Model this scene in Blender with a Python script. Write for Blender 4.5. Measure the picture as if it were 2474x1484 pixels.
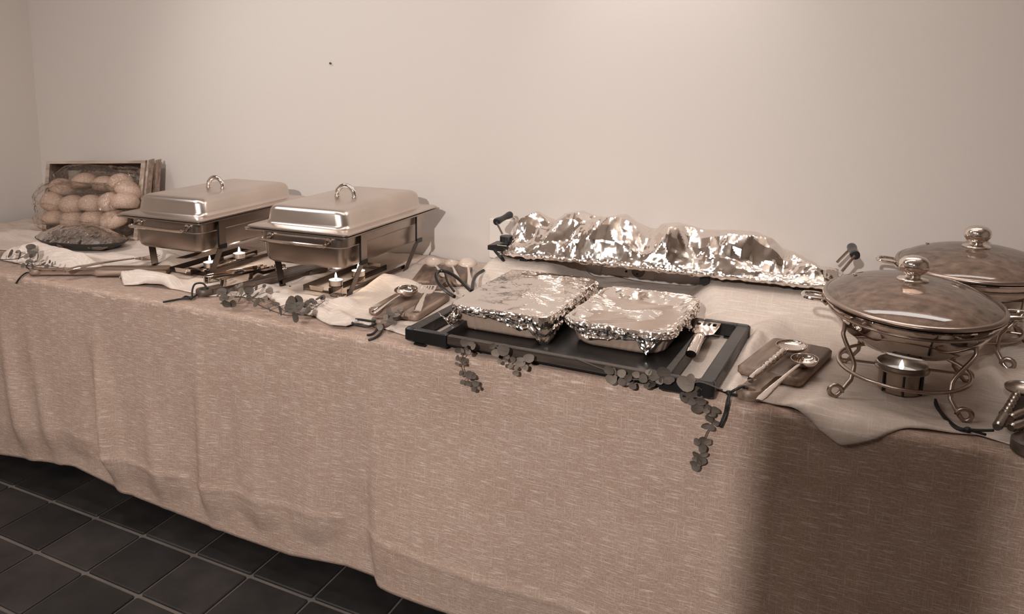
import bpy, math, random
from math import sin, cos, pi, radians, sqrt, atan2, exp
from mathutils import Vector, Matrix, noise
random.seed(7)
C = bpy.context.scene.collection
scene = bpy.context.scene
for o in list(bpy.data.objects): bpy.data.objects.remove(o)

# ------------------------------------------------------------------ camera, light, exposure
cam_data = bpy.data.cameras.new('camera')
cam = bpy.data.objects.new('camera', cam_data); C.objects.link(cam)
cam_data.sensor_fit = 'HORIZONTAL'; cam_data.sensor_width = 36.0
cam_data.lens = 28.7401; cam_data.shift_x = 0.13597; cam_data.shift_y = -0.09207
cam_data.clip_start = 0.05
cam.matrix_world = Matrix(((0.862007, -0.074862, 0.501338, 0.995197), (0.506749, 0.151133, -0.848743, -1.673587), (-0.01223, 0.985675, 0.168214, 1.399084), (0.0, 0.0, 0.0, 1.0)))
scene.camera = cam
scene.view_settings.view_transform = 'Standard'
scene.view_settings.look = 'None'
scene.view_settings.gamma = 1.0
scene.view_settings.use_curve_mapping = False
scene.view_settings.exposure = 0.0
world = bpy.data.worlds.new('world'); scene.world = world; world.use_nodes = True
world.node_tree.nodes['Background'].inputs[0].default_value = (1.0, .85, .72, 1)
world.node_tree.nodes['Background'].inputs[1].default_value = 0.05

def light(name, kind, loc, target, energy, col, **kw):
    l = bpy.data.lights.new(name, kind); l.energy = energy; l.color = col
    for k, v in kw.items(): setattr(l, k, v)
    o = bpy.data.objects.new(name, l); C.objects.link(o); o.location = loc
    d = Vector(target) - Vector(loc)
    o.rotation_euler = d.to_track_quat('-Z', 'Y').to_euler()
    return o
WARM = (1.0, .96, .91); NEUT = (1.0, .99, .985); COOL = (.95, .975, 1.0)
# spot at the far end of the room (shaded by the added blocker), spot over the left half of the table,
# added soft fill panel, added overhead fill for the table top, and a washer on the wall just above the frame
light('ceiling_spot_light', 'SPOT', (.75, -3.3, 2.25), (-.50, .3, .82), 440, NEUT, spot_size=radians(75), spot_blend=.9, shadow_soft_size=.032)
light('ceiling_spot_light', 'SPOT', (-1.45, -.35, 2.40), (-.50, .55, .85), 40, COOL, spot_size=radians(92), spot_blend=.9, shadow_soft_size=.13)
light('fill_panel_light', 'AREA', (-.6, -2.2, 2.46), (-.6, -2.2, 0), 29, WARM, shape='RECTANGLE', size=1.5, size_y=.9)
light('overhead_fill_light', 'AREA', (-.15, .05, 2.46), (-.15, .05, 0), 9, NEUT, shape='RECTANGLE', size=2.6, size_y=.18)
light('wall_washer_light', 'SPOT', (.52, .62, 2.30), (.50, .87, 1.70), 19, COOL, spot_size=radians(66), spot_blend=1.0, shadow_soft_size=.05)

# ------------------------------------------------------------------ helpers
def tag(o, label=None, cat=None, group=None, kind=None):
    if label: o['label'] = label
    if cat: o['category'] = cat
    if group: o['group'] = group
    if kind: o['kind'] = kind
    return o
def empty(name, loc, label, cat, group=None, rz=0):
    o = bpy.data.objects.new(name, None); C.objects.link(o); o.location = loc
    o.rotation_euler = (0, 0, rz); o.empty_display_size = .03
    return tag(o, label, cat, group)
class MB:
    def __init__(s): s.v = []; s.f = []; s.uv = None
    def add(s, vs, fs):
        n = len(s.v); s.v += [tuple(v) for v in vs]; s.f += [tuple(i + n for i in f) for f in fs]; return s
    def box(s, x0, x1, y0, y1, z0, z1, M=None, b=0.0):
        if b > 0:
            return s.loft([rrect(x0, x1, y0, y1, b * 1.5, 2, z) if False else rrect(x0 + i, x1 - i, y0 + i, y1 - i, b, 2, z) for i, z in ((b*.7, z0), (0, z0 + b*.7), (0, z1 - b*.7), (b*.7, z1))], M=M)
        vs = [Vector(p) for p in ((x0,y0,z0),(x1,y0,z0),(x1,y1,z0),(x0,y1,z0),(x0,y0,z1),(x1,y0,z1),(x1,y1,z1),(x0,y1,z1))]
        if M is not None: vs = [M @ v for v in vs]
        return s.add(vs, [(3,2,1,0),(4,5,6,7),(0,1,5,4),(1,2,6,5),(2,3,7,6),(3,0,4,7)])
    def loft(s, loops, cap0=True, cap1=True, M=None, closed=True):
        n = len(loops[0]); vs = [Vector(p) for l in loops for p in l]
        if M is not None: vs = [M @ v for v in vs]
        fs = []
        for i in range(len(loops) - 1):
            for j in range(n if closed else n - 1):
                k = (j + 1) % n
                fs.append((i*n+j, i*n+k, (i+1)*n+k, (i+1)*n+j))
        if cap0: fs.append(tuple(range(n - 1, -1, -1)))
        if cap1: fs.append(tuple((len(loops)-1)*n + j for j in range(n)))
        return s.add(vs, fs)
    def tube(s, pts, r, n=8, closed=False, flat=None):
        pts = [Vector(p) for p in pts]; m = len(pts)
        rs = r if isinstance(r, (list, tuple)) else [r] * m
        loops = []; prev = None
        for i, p in enumerate(pts):
            if closed: t = pts[(i+1) % m] - pts[i-1]
            else: t = pts[min(i+1, m-1)] - pts[max(i-1, 0)]
            t.normalize()
            if prev is None:
                up = Vector((0,0,1)) if abs(t.z) < .9 else Vector((1,0,0))
            else: up = prev
            a = t.cross(up)
            if a.length < 1e-6: a = t.orthogonal()
            a.normalize(); b = a.cross(t); prev = b
            fx, fy = flat if flat else (1, 1)
            loops.append([p + (a*cos(2*pi*k/n)*fx + b*sin(2*pi*k/n)*fy) * rs[i] for k in range(n)])
        if closed: loops.append(loops[0]); return s.loft(loops, False, False)
        return s.loft(loops)
    def lathe(s, prof, n=24, sx=1, sy=1, M=None, c0=True, c1=True):
        return s.loft([[(r*cos(2*pi*k/n)*sx, r*sin(2*pi*k/n)*sy, z) for k in range(n)] for r, z in prof], c0, c1, M=M)
    def sphere(s, c, r, n=12, m=8, sc=(1,1,1)):
        prof = [(max(1e-4, r*sin(pi*i/m)), -r*cos(pi*i/m)) for i in range(m+1)]
        M = Matrix.Translation(c) @ Matrix.Diagonal((*sc, 1))
        return s.lathe(prof, n, M=M, c0=False, c1=False)
    def prism(s, poly, z0, z1, M=None, b=0.0):
        if b:
            cx = sum(p[0] for p in poly)/len(poly); cy = sum(p[1] for p in poly)/len(poly)
            ins = inset(poly, b)
            return s.loft([[(*p, z0) for p in ins], [(*p, z0+b) for p in poly], [(*p, z1-b) for p in poly], [(*p, z1) for p in ins]], M=M)
        return s.loft([[(*p, z0) for p in poly], [(*p, z1) for p in poly]], M=M)
    def grid(s, fn, nu, nv):
        vs = [fn(i/nu, j/nv) for j in range(nv+1) for i in range(nu+1)]
        fs = [(j*(nu+1)+i, j*(nu+1)+i+1, (j+1)*(nu+1)+i+1, (j+1)*(nu+1)+i) for j in range(nv) for i in range(nu)]
        return s.add(vs, fs)
    def mesh(s, name, mat, smooth=True, angle=35):
        me = bpy.data.meshes.new(name); me.from_pydata(s.v, [], s.f); me.update()
        if s.uv:
            lay = me.uv_layers.new(name='UVMap')
            for lp in me.loops: lay.data[lp.index].uv = s.uv[lp.vertex_index]
        me.materials.append(mat)
        if smooth:
            me.polygons.foreach_set('use_smooth', [True]*len(me.polygons))
            if angle < 180: me.set_sharp_from_angle(angle=radians(angle))
        return me
    def build(s, name, mat, parent=None, smooth=True, angle=35):
        o = bpy.data.objects.new(name, s.mesh(name, mat, smooth, angle)); C.objects.link(o)
        if parent is not None: o.parent = parent
        return o
def put(me, name, parent=None, loc=(0,0,0), rot=(0,0,0), sc=None):
    o = bpy.data.objects.new(name, me); C.objects.link(o); o.location = loc; o.rotation_euler = rot
    if sc: o.scale = sc
    if parent is not None: o.parent = parent
    return o
def copy_tree(o, parent=None):
    c = o.copy(); C.objects.link(c)
    if parent is not None: c.parent = parent
    for ch in list(o.children): copy_tree(ch, c)
    return c
def rrect(x0, x1, y0, y1, r, n, z):
    pts = []
    for cx, cy, a0 in ((x1-r, y0+r, -pi/2), (x1-r, y1-r, 0), (x0+r, y1-r, pi/2), (x0+r, y0+r, pi)):
        for i in range(n+1):
            a = a0 + pi/2*i/n; pts.append((cx + r*cos(a), cy + r*sin(a), z))
    return pts
def inset(poly, d):
    n = len(poly); out = []
    for i in range(n):
        a = Vector(poly[i-1]); b = Vector(poly[i]); c = Vector(poly[(i+1) % n])
        n1 = Vector((-(b-a).y, (b-a).x)).normalized(); n2 = Vector((-(c-b).y, (c-b).x)).normalized()
        m = (n1+n2)
        m = m.normalized() if m.length > 1e-6 else n1
        out.append(tuple(b + m * d / max(.5, m.dot(n1))))
    return out
def lerp(a, b, t): return a + (b-a)*t
def ss(a, b, x):
    t = min(1, max(0, (x-a)/(b-a))); return t*t*(3-2*t)
def interp(tab, x):
    if x <= tab[0][0]: return tab[0][1]
    for (a, va), (b, vb) in zip(tab, tab[1:]):
        if x <= b: return lerp(va, vb, ss(a, b, x) if False else (x-a)/(b-a))
    return tab[-1][1]
def spline(pts, n=6):
    pts = [Vector(p) for p in pts]; out = []
    for i in range(len(pts)-1):
        p0 = pts[max(i-1,0)]; p1 = pts[i]; p2 = pts[i+1]; p3 = pts[min(i+2, len(pts)-1)]
        for k in range(n):
            t = k/n
            out.append(.5*((2*p1) + (p2-p0)*t + (2*p0-5*p1+4*p2-p3)*t*t + (3*p1-p0-3*p2+p3)*t**3))
    out.append(pts[-1]); return out
def distseg(x, y, a, b):
    ax, ay = a[0], a[1]; dx, dy = b[0]-ax, b[1]-ay; L = dx*dx+dy*dy
    t = 0 if L == 0 else min(1, max(0, ((x-ax)*dx+(y-ay)*dy)/L))
    return sqrt((x-ax-t*dx)**2 + (y-ay-t*dy)**2), t

# ------------------------------------------------------------------ materials
def newmat(name):
    m = bpy.data.materials.new(name); m.use_nodes = True
    nt = m.node_tree; b = nt.nodes['Principled BSDF']; return m, nt, b
def srgb(r, g, b):
    f = lambda c: ((c/255+.055)/1.055)**2.4 if c > 10 else c/255/12.92
    return (f(r), f(g), f(b), 1)
def mat(name, col, rough=.5, metal=0, spec=.5, bump=None, vary=None, coat=0):
    """col: linear rgba; bump=(scale,strength,dist); vary=(scale,amount)"""
    m, nt, b = newmat(name)
    b.inputs['Base Color'].default_value = col; b.inputs['Roughness'].default_value = rough
    b.inputs['Metallic'].default_value = metal; b.inputs['Specular IOR Level'].default_value = spec
    b.inputs['Coat Weight'].default_value = coat
    tc = nt.nodes.new('ShaderNodeTexCoord')
    if vary:
        nz = nt.nodes.new('ShaderNodeTexNoise'); nz.inputs['Scale'].default_value = vary[0]; nz.inputs['Detail'].default_value = 5
        nt.links.new(tc.outputs['Object'], nz.inputs['Vector'])
        mr = nt.nodes.new('ShaderNodeMapRange'); mr.inputs[1].default_value = .3; mr.inputs[2].default_value = .7
        mr.inputs[3].default_value = 1-vary[1]; mr.inputs[4].default_value = 1+vary[1]
        nt.links.new(nz.outputs['Fac'], mr.inputs[0])
        mx = nt.nodes.new('ShaderNodeVectorMath'); mx.operation = 'SCALE'; mx.inputs[0].default_value = col[:3]
        nt.links.new(mr.outputs[0], mx.inputs['Scale']); nt.links.new(mx.outputs[0], b.inputs['Base Color'])
    if bump:
        nz = nt.nodes.new('ShaderNodeTexNoise'); nz.inputs['Scale'].default_value = bump[0]; nz.inputs['Detail'].default_value = 4
        nt.links.new(tc.outputs['Object'], nz.inputs['Vector'])
        bp = nt.nodes.new('ShaderNodeBump'); bp.inputs['Strength'].default_value = bump[1]; bp.inputs['Distance'].default_value = bump[2]
        nt.links.new(nz.outputs['Fac'], bp.inputs['Height']); nt.links.new(bp.outputs[0], b.inputs['Normal'])
    return m
def wood(name, dark, light_, scale=(3, 40, 40), rough=.45, rnd=False):
    m, nt, b = newmat(name); b.inputs['Roughness'].default_value = rough
    tc = nt.nodes.new('ShaderNodeTexCoord'); mp = nt.nodes.new('ShaderNodeMapping'); mp.inputs['Scale'].default_value = scale
    nz = nt.nodes.new('ShaderNodeTexNoise'); nz.inputs['Scale'].default_value = 1.6; nz.inputs['Detail'].default_value = 6; nz.inputs['Distortion'].default_value = .6
    cr = nt.nodes.new('ShaderNodeValToRGB'); cr.color_ramp.elements[0].position = .32; cr.color_ramp.elements[1].position = .7
    cr.color_ramp.elements[0].color = dark; cr.color_ramp.elements[1].color = light_
    nt.links.new(tc.outputs['Object'], mp.inputs[0]); nt.links.new(mp.outputs[0], nz.inputs['Vector'])
    nt.links.new(nz.outputs['Fac'], cr.inputs[0]); nt.links.new(cr.outputs[0], b.inputs['Base Color'])
    bp = nt.nodes.new('ShaderNodeBump'); bp.inputs['Strength'].default_value = .25; bp.inputs['Distance'].default_value = .002
    nt.links.new(nz.outputs['Fac'], bp.inputs['Height']); nt.links.new(bp.outputs[0], b.inputs['Normal'])
    return m
def fabric(name, base, slub, su, sv, thr=.58, bumpd=.0012, rough=.9):
    """woven cloth with slubs running along u and (fewer) along v; UV in metres"""
    m, nt, b = newmat(name); b.inputs['Roughness'].default_value = rough; b.inputs['Specular IOR Level'].default_value = .15
    uv = nt.nodes.new('ShaderNodeUVMap')
    def streak(sx, sy, lo, hi, seed):
        mp = nt.nodes.new('ShaderNodeMapping'); mp.inputs['Scale'].default_value = (sx, sy, 1); mp.inputs['Location'].default_value = (seed, seed*2, 0)
        nz = nt.nodes.new('ShaderNodeTexNoise'); nz.inputs['Scale'].default_value = 1; nz.inputs['Detail'].default_value = 2.5; nz.inputs['Roughness'].default_value = .6
        mr = nt.nodes.new('ShaderNodeMapRange'); mr.inputs[1].default_value = lo; mr.inputs[2].default_value = hi
        nt.links.new(uv.outputs[0], mp.inputs[0]); nt.links.new(mp.outputs[0], nz.inputs['Vector']); nt.links.new(nz.outputs['Fac'], mr.inputs[0])
        return mr.outputs[0]
    h = streak(su, sv, thr, thr+.16, 3.1); v = streak(sv*1.1, su*.55, thr+.05, thr+.2, 9.7)
    big = streak(5, 9, .25, .75, 1.3)
    fine = streak(su*6, sv*1.2, .3, .7, 5.5); fine2 = streak(sv*1.2, su*6, .3, .7, 6.5)
    def math_(op, a, bb):
        n = nt.nodes.new('ShaderNodeMath'); n.operation = op
        for i, x in enumerate((a, bb)):
            if isinstance(x, (int, float)): n.inputs[i].default_value = x
            else: nt.links.new(x, n.inputs[i])
        return n.outputs[0]
    tot = math_('MAXIMUM', h, math_('MULTIPLY', v, .65))
    fsum = math_('ADD', fine, fine2)
    fac = math_('ADD', math_('MULTIPLY', tot, .75), math_('MULTIPLY', math_('SUBTRACT', fsum, 1.0), .34))
    fac = math_('ADD', fac, math_('MULTIPLY', math_('SUBTRACT', big, .5), .16))
    mx = nt.nodes.new('ShaderNodeMix'); mx.data_type = 'RGBA'; mx.clamp_factor = False
    nt.links.new(fac, mx.inputs['Factor']); mx.inputs['A'].default_value = base; mx.inputs['B'].default_value = slub
    nt.links.new(mx.outputs['Result'], b.inputs['Base Color'])
    bp = nt.nodes.new('ShaderNodeBump'); bp.inputs['Strength'].default_value = .35; bp.inputs['Distance'].default_value = bumpd
    nt.links.new(math_('ADD', tot, math_('MULTIPLY', fsum, .4)), bp.inputs['Height']); nt.links.new(bp.outputs[0], b.inputs['Normal'])
    return m
def film(name, op=.075, rough=.06, crink=48):
    m = bpy.data.materials.new(name); m.use_nodes = True; nt = m.node_tree; nt.nodes.remove(nt.nodes['Principled BSDF'])
    out = nt.nodes['Material Output']; tr = nt.nodes.new('ShaderNodeBsdfTransparent'); tr.inputs[0].default_value = (.975, .96, .945, 1)
    gl = nt.nodes.new('ShaderNodeBsdfGlossy'); gl.inputs['Roughness'].default_value = rough; gl.inputs[0].default_value = (1, .96, .92, 1)
    lw = nt.nodes.new('ShaderNodeLayerWeight'); lw.inputs[0].default_value = .07
    tc = nt.nodes.new('ShaderNodeTexCoord'); vz = nt.nodes.new('ShaderNodeTexNoise'); vz.inputs['Scale'].default_value = crink; vz.inputs['Detail'].default_value = 3; vz.inputs['Distortion'].default_value = 1.2
    bp = nt.nodes.new('ShaderNodeBump'); bp.inputs['Strength'].default_value = .9; bp.inputs['Distance'].default_value = .008
    nt.links.new(tc.outputs['Object'], vz.inputs['Vector']); nt.links.new(vz.outputs['Fac'], bp.inputs['Height'])
    nt.links.new(bp.outputs[0], gl.inputs['Normal']); nt.links.new(bp.outputs[0], lw.inputs['Normal'])
    ad = nt.nodes.new('ShaderNodeMath'); ad.operation = 'ADD'; ad.inputs[1].default_value = op
    nt.links.new(lw.outputs['Fresnel'], ad.inputs[0])
    mx = nt.nodes.new('ShaderNodeMixShader'); nt.links.new(ad.outputs[0], mx.inputs[0]); nt.links.new(tr.outputs[0], mx.inputs[1]); nt.links.new(gl.outputs[0], mx.inputs[2])
    nt.links.new(mx.outputs[0], out.inputs[0]); return m
def glass_lid(name):
    m = bpy.data.materials.new(name); m.use_nodes = True; nt = m.node_tree; nt.nodes.remove(nt.nodes['Principled BSDF'])
    out = nt.nodes['Material Output']; tr = nt.nodes.new('ShaderNodeBsdfTransparent'); tr.inputs[0].default_value = (.74, .64, .57, 1)
    gl = nt.nodes.new('ShaderNodeBsdfGlossy'); gl.inputs['Roughness'].default_value = .02
    df = nt.nodes.new('ShaderNodeBsdfDiffuse'); df.inputs[0].default_value = (.36, .25, .19, 1)
    tc = nt.nodes.new('ShaderNodeTexCoord'); nz = nt.nodes.new('ShaderNodeTexNoise'); nz.inputs['Scale'].default_value = 60; nz.inputs['Detail'].default_value = 4
    mr = nt.nodes.new('ShaderNodeMapRange'); mr.inputs[1].default_value = .3; mr.inputs[2].default_value = .75; mr.inputs[3].default_value = .22; mr.inputs[4].default_value = .6
    nt.links.new(tc.outputs['Object'], nz.inputs['Vector']); nt.links.new(nz.outputs['Fac'], mr.inputs[0])
    m1 = nt.nodes.new('ShaderNodeMixShader'); nt.links.new(mr.outputs[0], m1.inputs[0]); nt.links.new(tr.outputs[0], m1.inputs[1]); nt.links.new(df.outputs[0], m1.inputs[2])
    fr = nt.nodes.new('ShaderNodeFresnel'); fr.inputs[0].default_value = 1.5
    m2 = nt.nodes.new('ShaderNodeMixShader'); nt.links.new(fr.outputs[0], m2.inputs[0]); nt.links.new(m1.outputs[0], m2.inputs[1]); nt.links.new(gl.outputs[0], m2.inputs[2])
    nt.links.new(m2.outputs[0], out.inputs[0]); return m
def foil_mat(name, scale, strength, rough=.14):
    m, nt, b = newmat(name); b.inputs['Metallic'].default_value = 1; b.inputs['Roughness'].default_value = rough
    b.inputs['Base Color'].default_value = (.86, .79, .735, 1)
    tc = nt.nodes.new('ShaderNodeTexCoord'); vo = nt.nodes.new('ShaderNodeTexVoronoi'); vo.inputs['Scale'].default_value = scale
    nz = nt.nodes.new('ShaderNodeTexNoise'); nz.inputs['Scale'].default_value = scale*.35; nz.inputs['Detail'].default_value = 3
    ad = nt.nodes.new('ShaderNodeMath'); ad.operation = 'ADD'
    nt.links.new(tc.outputs['Object'], vo.inputs['Vector']); nt.links.new(tc.outputs['Object'], nz.inputs['Vector'])
    nt.links.new(vo.outputs['Distance'], ad.inputs[0]); nt.links.new(nz.outputs['Fac'], ad.inputs[1])
    bp = nt.nodes.new('ShaderNodeBump'); bp.inputs['Strength'].default_value = strength; bp.inputs['Distance'].default_value = .004
    nt.links.new(ad.outputs[0], bp.inputs['Height']); nt.links.new(bp.outputs[0], b.inputs['Normal']); return m
def emit(name, col, s):
    m = bpy.data.materials.new(name); m.use_nodes = True; nt = m.node_tree; nt.nodes.remove(nt.nodes['Principled BSDF'])
    e = nt.nodes.new('ShaderNodeEmission'); e.inputs[0].default_value = col; e.inputs[1].default_value = s
    nt.links.new(e.outputs[0], nt.nodes['Material Output'].inputs[0]); return m

M_wall = mat('wall_paint', (.56, .487, .437, 1), .75, spec=.25, bump=(220, .05, .002))
M_ceil = mat('ceiling_paint', (.72, .62, .54, 1), .9)
M_tile = None
M_grout = mat('grout', (.105, .082, .070, 1), .9, bump=(60, .3, .004), vary=(8, .25))
M_linen = fabric('beige_linen', (.335, .228, .175, 1), (.60, .48, .40, 1), 24, 460, thr=.52)
M_gauze = fabric('cream_gauze', (.56, .455, .385, 1), (.70, .60, .53, 1), 12, 260, thr=.5, bumpd=.0006)
M_steel = mat('brushed_steel', (.66, .575, .515, 1), .28, 1, vary=(7, .07), bump=(9, .03, .01))
M_steel2 = mat('satin_steel', (.40, .335, .29, 1), .3, 1, vary=(9, .10))
M_chrome = mat('polished_steel', (.80, .72, .66, 1), .07, 1)
M_wire = mat('dull_wire', (.42, .33, .28, 1), .28, 1)
M_dkstrip = mat('dark_steel_strip', (.10, .078, .066, 1), .3, 1)
M_black = mat('black_plastic', (.008, .007, .0065, 1), .35, bump=(300, .1, .001))
M_blackw = wood('black_stained_wood', (.010, .008, .007, 1), (.028, .021, .017, 1), rough=.4)
M_brownw = wood('dark_brown_wood', (.022, .015, .011, 1), (.075, .050, .037, 1), (4, 60, 60))
M_board = wood('acacia_wood', (.085, .050, .034, 1), (.29, .19, .135, 1), (30, 4, 30))
M_boardd = wood('dark_acacia_wood', (.035, .023, .017, 1), (.11, .072, .053, 1), (30, 4, 30))
M_pine = wood('pale_pine_wood', (.23, .16, .12, 1), (.47, .36, .29, 1), (3, 30, 30), rough=.7)
M_panst = mat('dark_polished_steel', (.52, .45, .40, 1), .06, 1)
M_cord = mat('black_leather_cord', (.008, .007, .006, 1), .6)
M_ceram = mat('glazed_ceramic', (.33, .235, .18, 1), .3, spec=.5, vary=(14, .08))
M_cream = mat('cream_ceramic', (.55, .43, .35, 1), .2, spec=.6)
M_leaf = mat('eucalyptus_leaf', (.082, .062, .048, 1), .6, spec=.3, vary=(30, .4), bump=(120, .2, .002))
M_leafl = mat('pale_eucalyptus_leaf', (.165, .125, .098, 1), .6, spec=.3, vary=(30, .35), bump=(120, .2, .002))
M_stem = mat('eucalyptus_stem', (.06, .045, .035, 1), .7)
M_bread = mat('baked_bread', (.40, .27, .20, 1), .6, vary=(12, .3), bump=(60, .25, .004))
M_film = film('clear_film')
M_food = mat('stewed_food', (.34, .225, .16, 1), .45, vary=(28, .8), bump=(70, .8, .012))
M_green = mat('dark_garnish', (.21, .15, .115, 1), .35, vary=(25, .75), bump=(60, .7, .01))
M_glass = glass_lid('steamed_glass')
M_foil = foil_mat('aluminium_foil', 110, .12, .11)
M_foilb = foil_mat('smooth_aluminium_foil', 40, .05, .11)
M_alu = mat('aluminium_cup', (.70, .62, .56, 1), .3, 1)
M_wax = emit('lit_wax', (1, .95, .9, 1), 2.2)
M_flame = emit('candle_flame', (1, .93, .84, 1), 30)
M_white = mat('white_plastic', (.62, .54, .48, 1), .45)
M_grey = mat('grey_plastic', (.20, .16, .14, 1), .5)
M_hole = mat('black_hole', (.003, .003, .003, 1), .9)
M_strip = emit('lamp_diffuser', (1, .97, .94, 1), 10)

def tile_mat():
    m, nt, b = newmat('slate_tile'); b.inputs['Roughness'].default_value = .55; b.inputs['Specular IOR Level'].default_value = .35
    tc = nt.nodes.new('ShaderNodeTexCoord'); oi = nt.nodes.new('ShaderNodeObjectInfo')
    geo = nt.nodes.new('ShaderNodeNewGeometry')
    nz = nt.nodes.new('ShaderNodeTexNoise'); nz.inputs['Scale'].default_value = 5; nz.inputs['Detail'].default_value = 7; nz.inputs['Roughness'].default_value = .62
    nt.links.new(geo.outputs['Position'], nz.inputs['Vector'])
    cr = nt.nodes.new('ShaderNodeValToRGB'); cr.color_ramp.elements[0].position = .35; cr.color_ramp.elements[1].position = .8
    cr.color_ramp.elements[0].color = (.0125, .0105, .0098, 1); cr.color_ramp.elements[1].color = (.036, .029, .026, 1)
    nt.links.new(nz.outputs['Fac'], cr.inputs[0])
    mr = nt.nodes.new('ShaderNodeMapRange'); mr.inputs[3].default_value = .75; mr.inputs[4].default_value = 1.3
    nt.links.new(oi.outputs['Random'], mr.inputs[0])
    mx = nt.nodes.new('ShaderNodeVectorMath'); mx.operation = 'SCALE'; nt.links.new(cr.outputs[0], mx.inputs[0]); nt.links.new(mr.outputs[0], mx.inputs['Scale'])
    nt.links.new(mx.outputs[0], b.inputs['Base Color'])
    bp = nt.nodes.new('ShaderNodeBump'); bp.inputs['Strength'].default_value = .25; bp.inputs['Distance'].default_value = .006
    nt.links.new(nz.outputs['Fac'], bp.inputs['Height']); nt.links.new(bp.outputs[0], b.inputs['Normal'])
    return m
M_tile = tile_mat()

# ------------------------------------------------------------------ room
XL, XR, YB, YF, ZC = -2.34, 2.9, .87, -3.6, 2.5
def struct(name, mb, m): return tag(mb.build(name, m, smooth=False), kind='structure')
struct('wall_back', MB().box(XL-.1, XR+.1, YB, YB+.1, -.05, ZC), M_wall)
struct('wall_left', MB().box(XL-.1, XL, YF, YB, -.05, ZC), M_wall)
struct('wall_right', MB().box(XR, XR+.1, YF, YB, -.05, ZC), M_wall)
struct('wall_front', MB().box(XL-.1, XR+.1, YF-.1, YF, -.05, ZC), M_wall)
struct('ceiling', MB().box(XL-.1, XR+.1, YF-.1, YB+.1, ZC, ZC+.1), M_ceil)
floor = struct('floor', MB().box(XL-.1, XR+.1, YF-.1, YB+.1, -.08, -.004), M_grout)
PX, PY, TX0, TY0 = .2107, .2195, -.177, -.042
def tile_me(i):
    r = random.Random(i); g = .0042; h = .0080; a = [r.uniform(0, .0018) for _ in range(4)]
    return MB().loft([rrect(g, PX-g, h, PY-h, .004, 1, -.004), rrect(g, PX-g, h, PY-h, .004, 1, .0005+a[0]*.3), rrect(g+.003, PX-g-.003, h+.003, PY-h-.003, .004, 1, .002+a[0])], cap0=False).mesh('tile', M_tile, False)
tms = [tile_me(i) for i in range(5)]
rest = MB()
for i in range(-11, 16):
    for j in range(-17, 6):
        x, y = TX0 + i*PX, TY0 + j*PY
        if x + PX < XL or x > XR or y > YB or y + PY < YF: continue
        if -10.5 < i < 6 and -8 < j < 3: put(random.choice(tms), 'tile', floor, (x, y, 0))
        else: rest.box(max(x, XL)+.0042, min(x+PX, XR)-.0042, y+.008, min(y+PY, YB)-.008, -.004, .002)
tag(rest.build('tile_field', M_tile, floor, smooth=False), kind='stuff')

# ------------------------------------------------------------------ table, cloth, runner
TZ = .75; TL, TR, TB = -2.30, 2.0, .862
tb = empty('buffet_table', (-.2, .43, 0), 'long buffet table hidden under the beige linen cloth', 'table')
MB().box(TL+.2+.012, TR+.2-.012, -.43+.016, TB-.43-.004, .715, .742).build('tabletop', M_brownw, tb)
for x in (-1.9, 0.1, 2.0):
    for y in (-.10, .33): MB().box(x-.02, x+.02, y-.02, y+.02, 0, .715).build('leg', M_black, tb)

HEM = [(-2.3,.07),(-1.55,.078),(-1.30,.108),(-1.155,.126),(-1.0,.108),(-.87,.092),(-.484,.078),(-.276,.078),(-.09,.105),(-.008,.103),(.03,.098),(.285,.088),(.6,.075),(2,.06)]
FOLDS = [ # x at table edge, x at hem, amplitude, width, start v
 (-1.50,-1.36,.028,.035,.05),(-1.36,-1.22,.018,.03,.1),(-1.02,-.93,.046,.030,.06),(-1.055,-1.02,-.030,.016,.2),(-.80,-.74,.018,.032,.3),
 (-.58,-.545,.022,.028,.03),(-.64,-.61,-.018,.022,.15),(-.40,-.36,.013,.028,.2),(-.30,-.28,-.011,.022,.1),(-.055,-.055,-.026,.030,.2),
 (-.47,-.46,-.010,.02,.05),(-.19,-.18,.010,.03,.15),(.30,.33,.006,.05,.2),(.62,.66,.008,.06,.2),(1.0,1.05,.010,.08,.2),(1.35,1.42,.02,.06,.1)]
def cloth_front(x, d, dmax):
    """outward distance of the hanging cloth at depth d below the table edge"""
    v = d/dmax; o = .004 + .018*v*v
    for x0, x1, A, w, s in FOLDS:
        o += A*(1-.55*ss(.78, 1, v))*ss(s, .75, v)*exp(-((x-lerp(x0, x1, v))/(w*(.8+.5*v)))**2)
    o += .030*ss(.25, 1, v)*ss(-.035, .012, x-.02*v)*(1-.8*ss(.1, .55, x))
    o += .007*v*noise.noise((x*7, d*2.2, 3.3)) + .0025*noise.noise((x*16, d*3, 8.1))*ss(0, .2, v)
    o += .0045*exp(-((d-(dmax-.135+.012*sin(x*5)))/.008)**2)*ss(-1.4, -.9, x)
    o -= .028*ss(.80, 1, v)*(1-.4*ss(-.1, .1, x))*ss(-2, -1, x)
    return max(o, .003)
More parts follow.
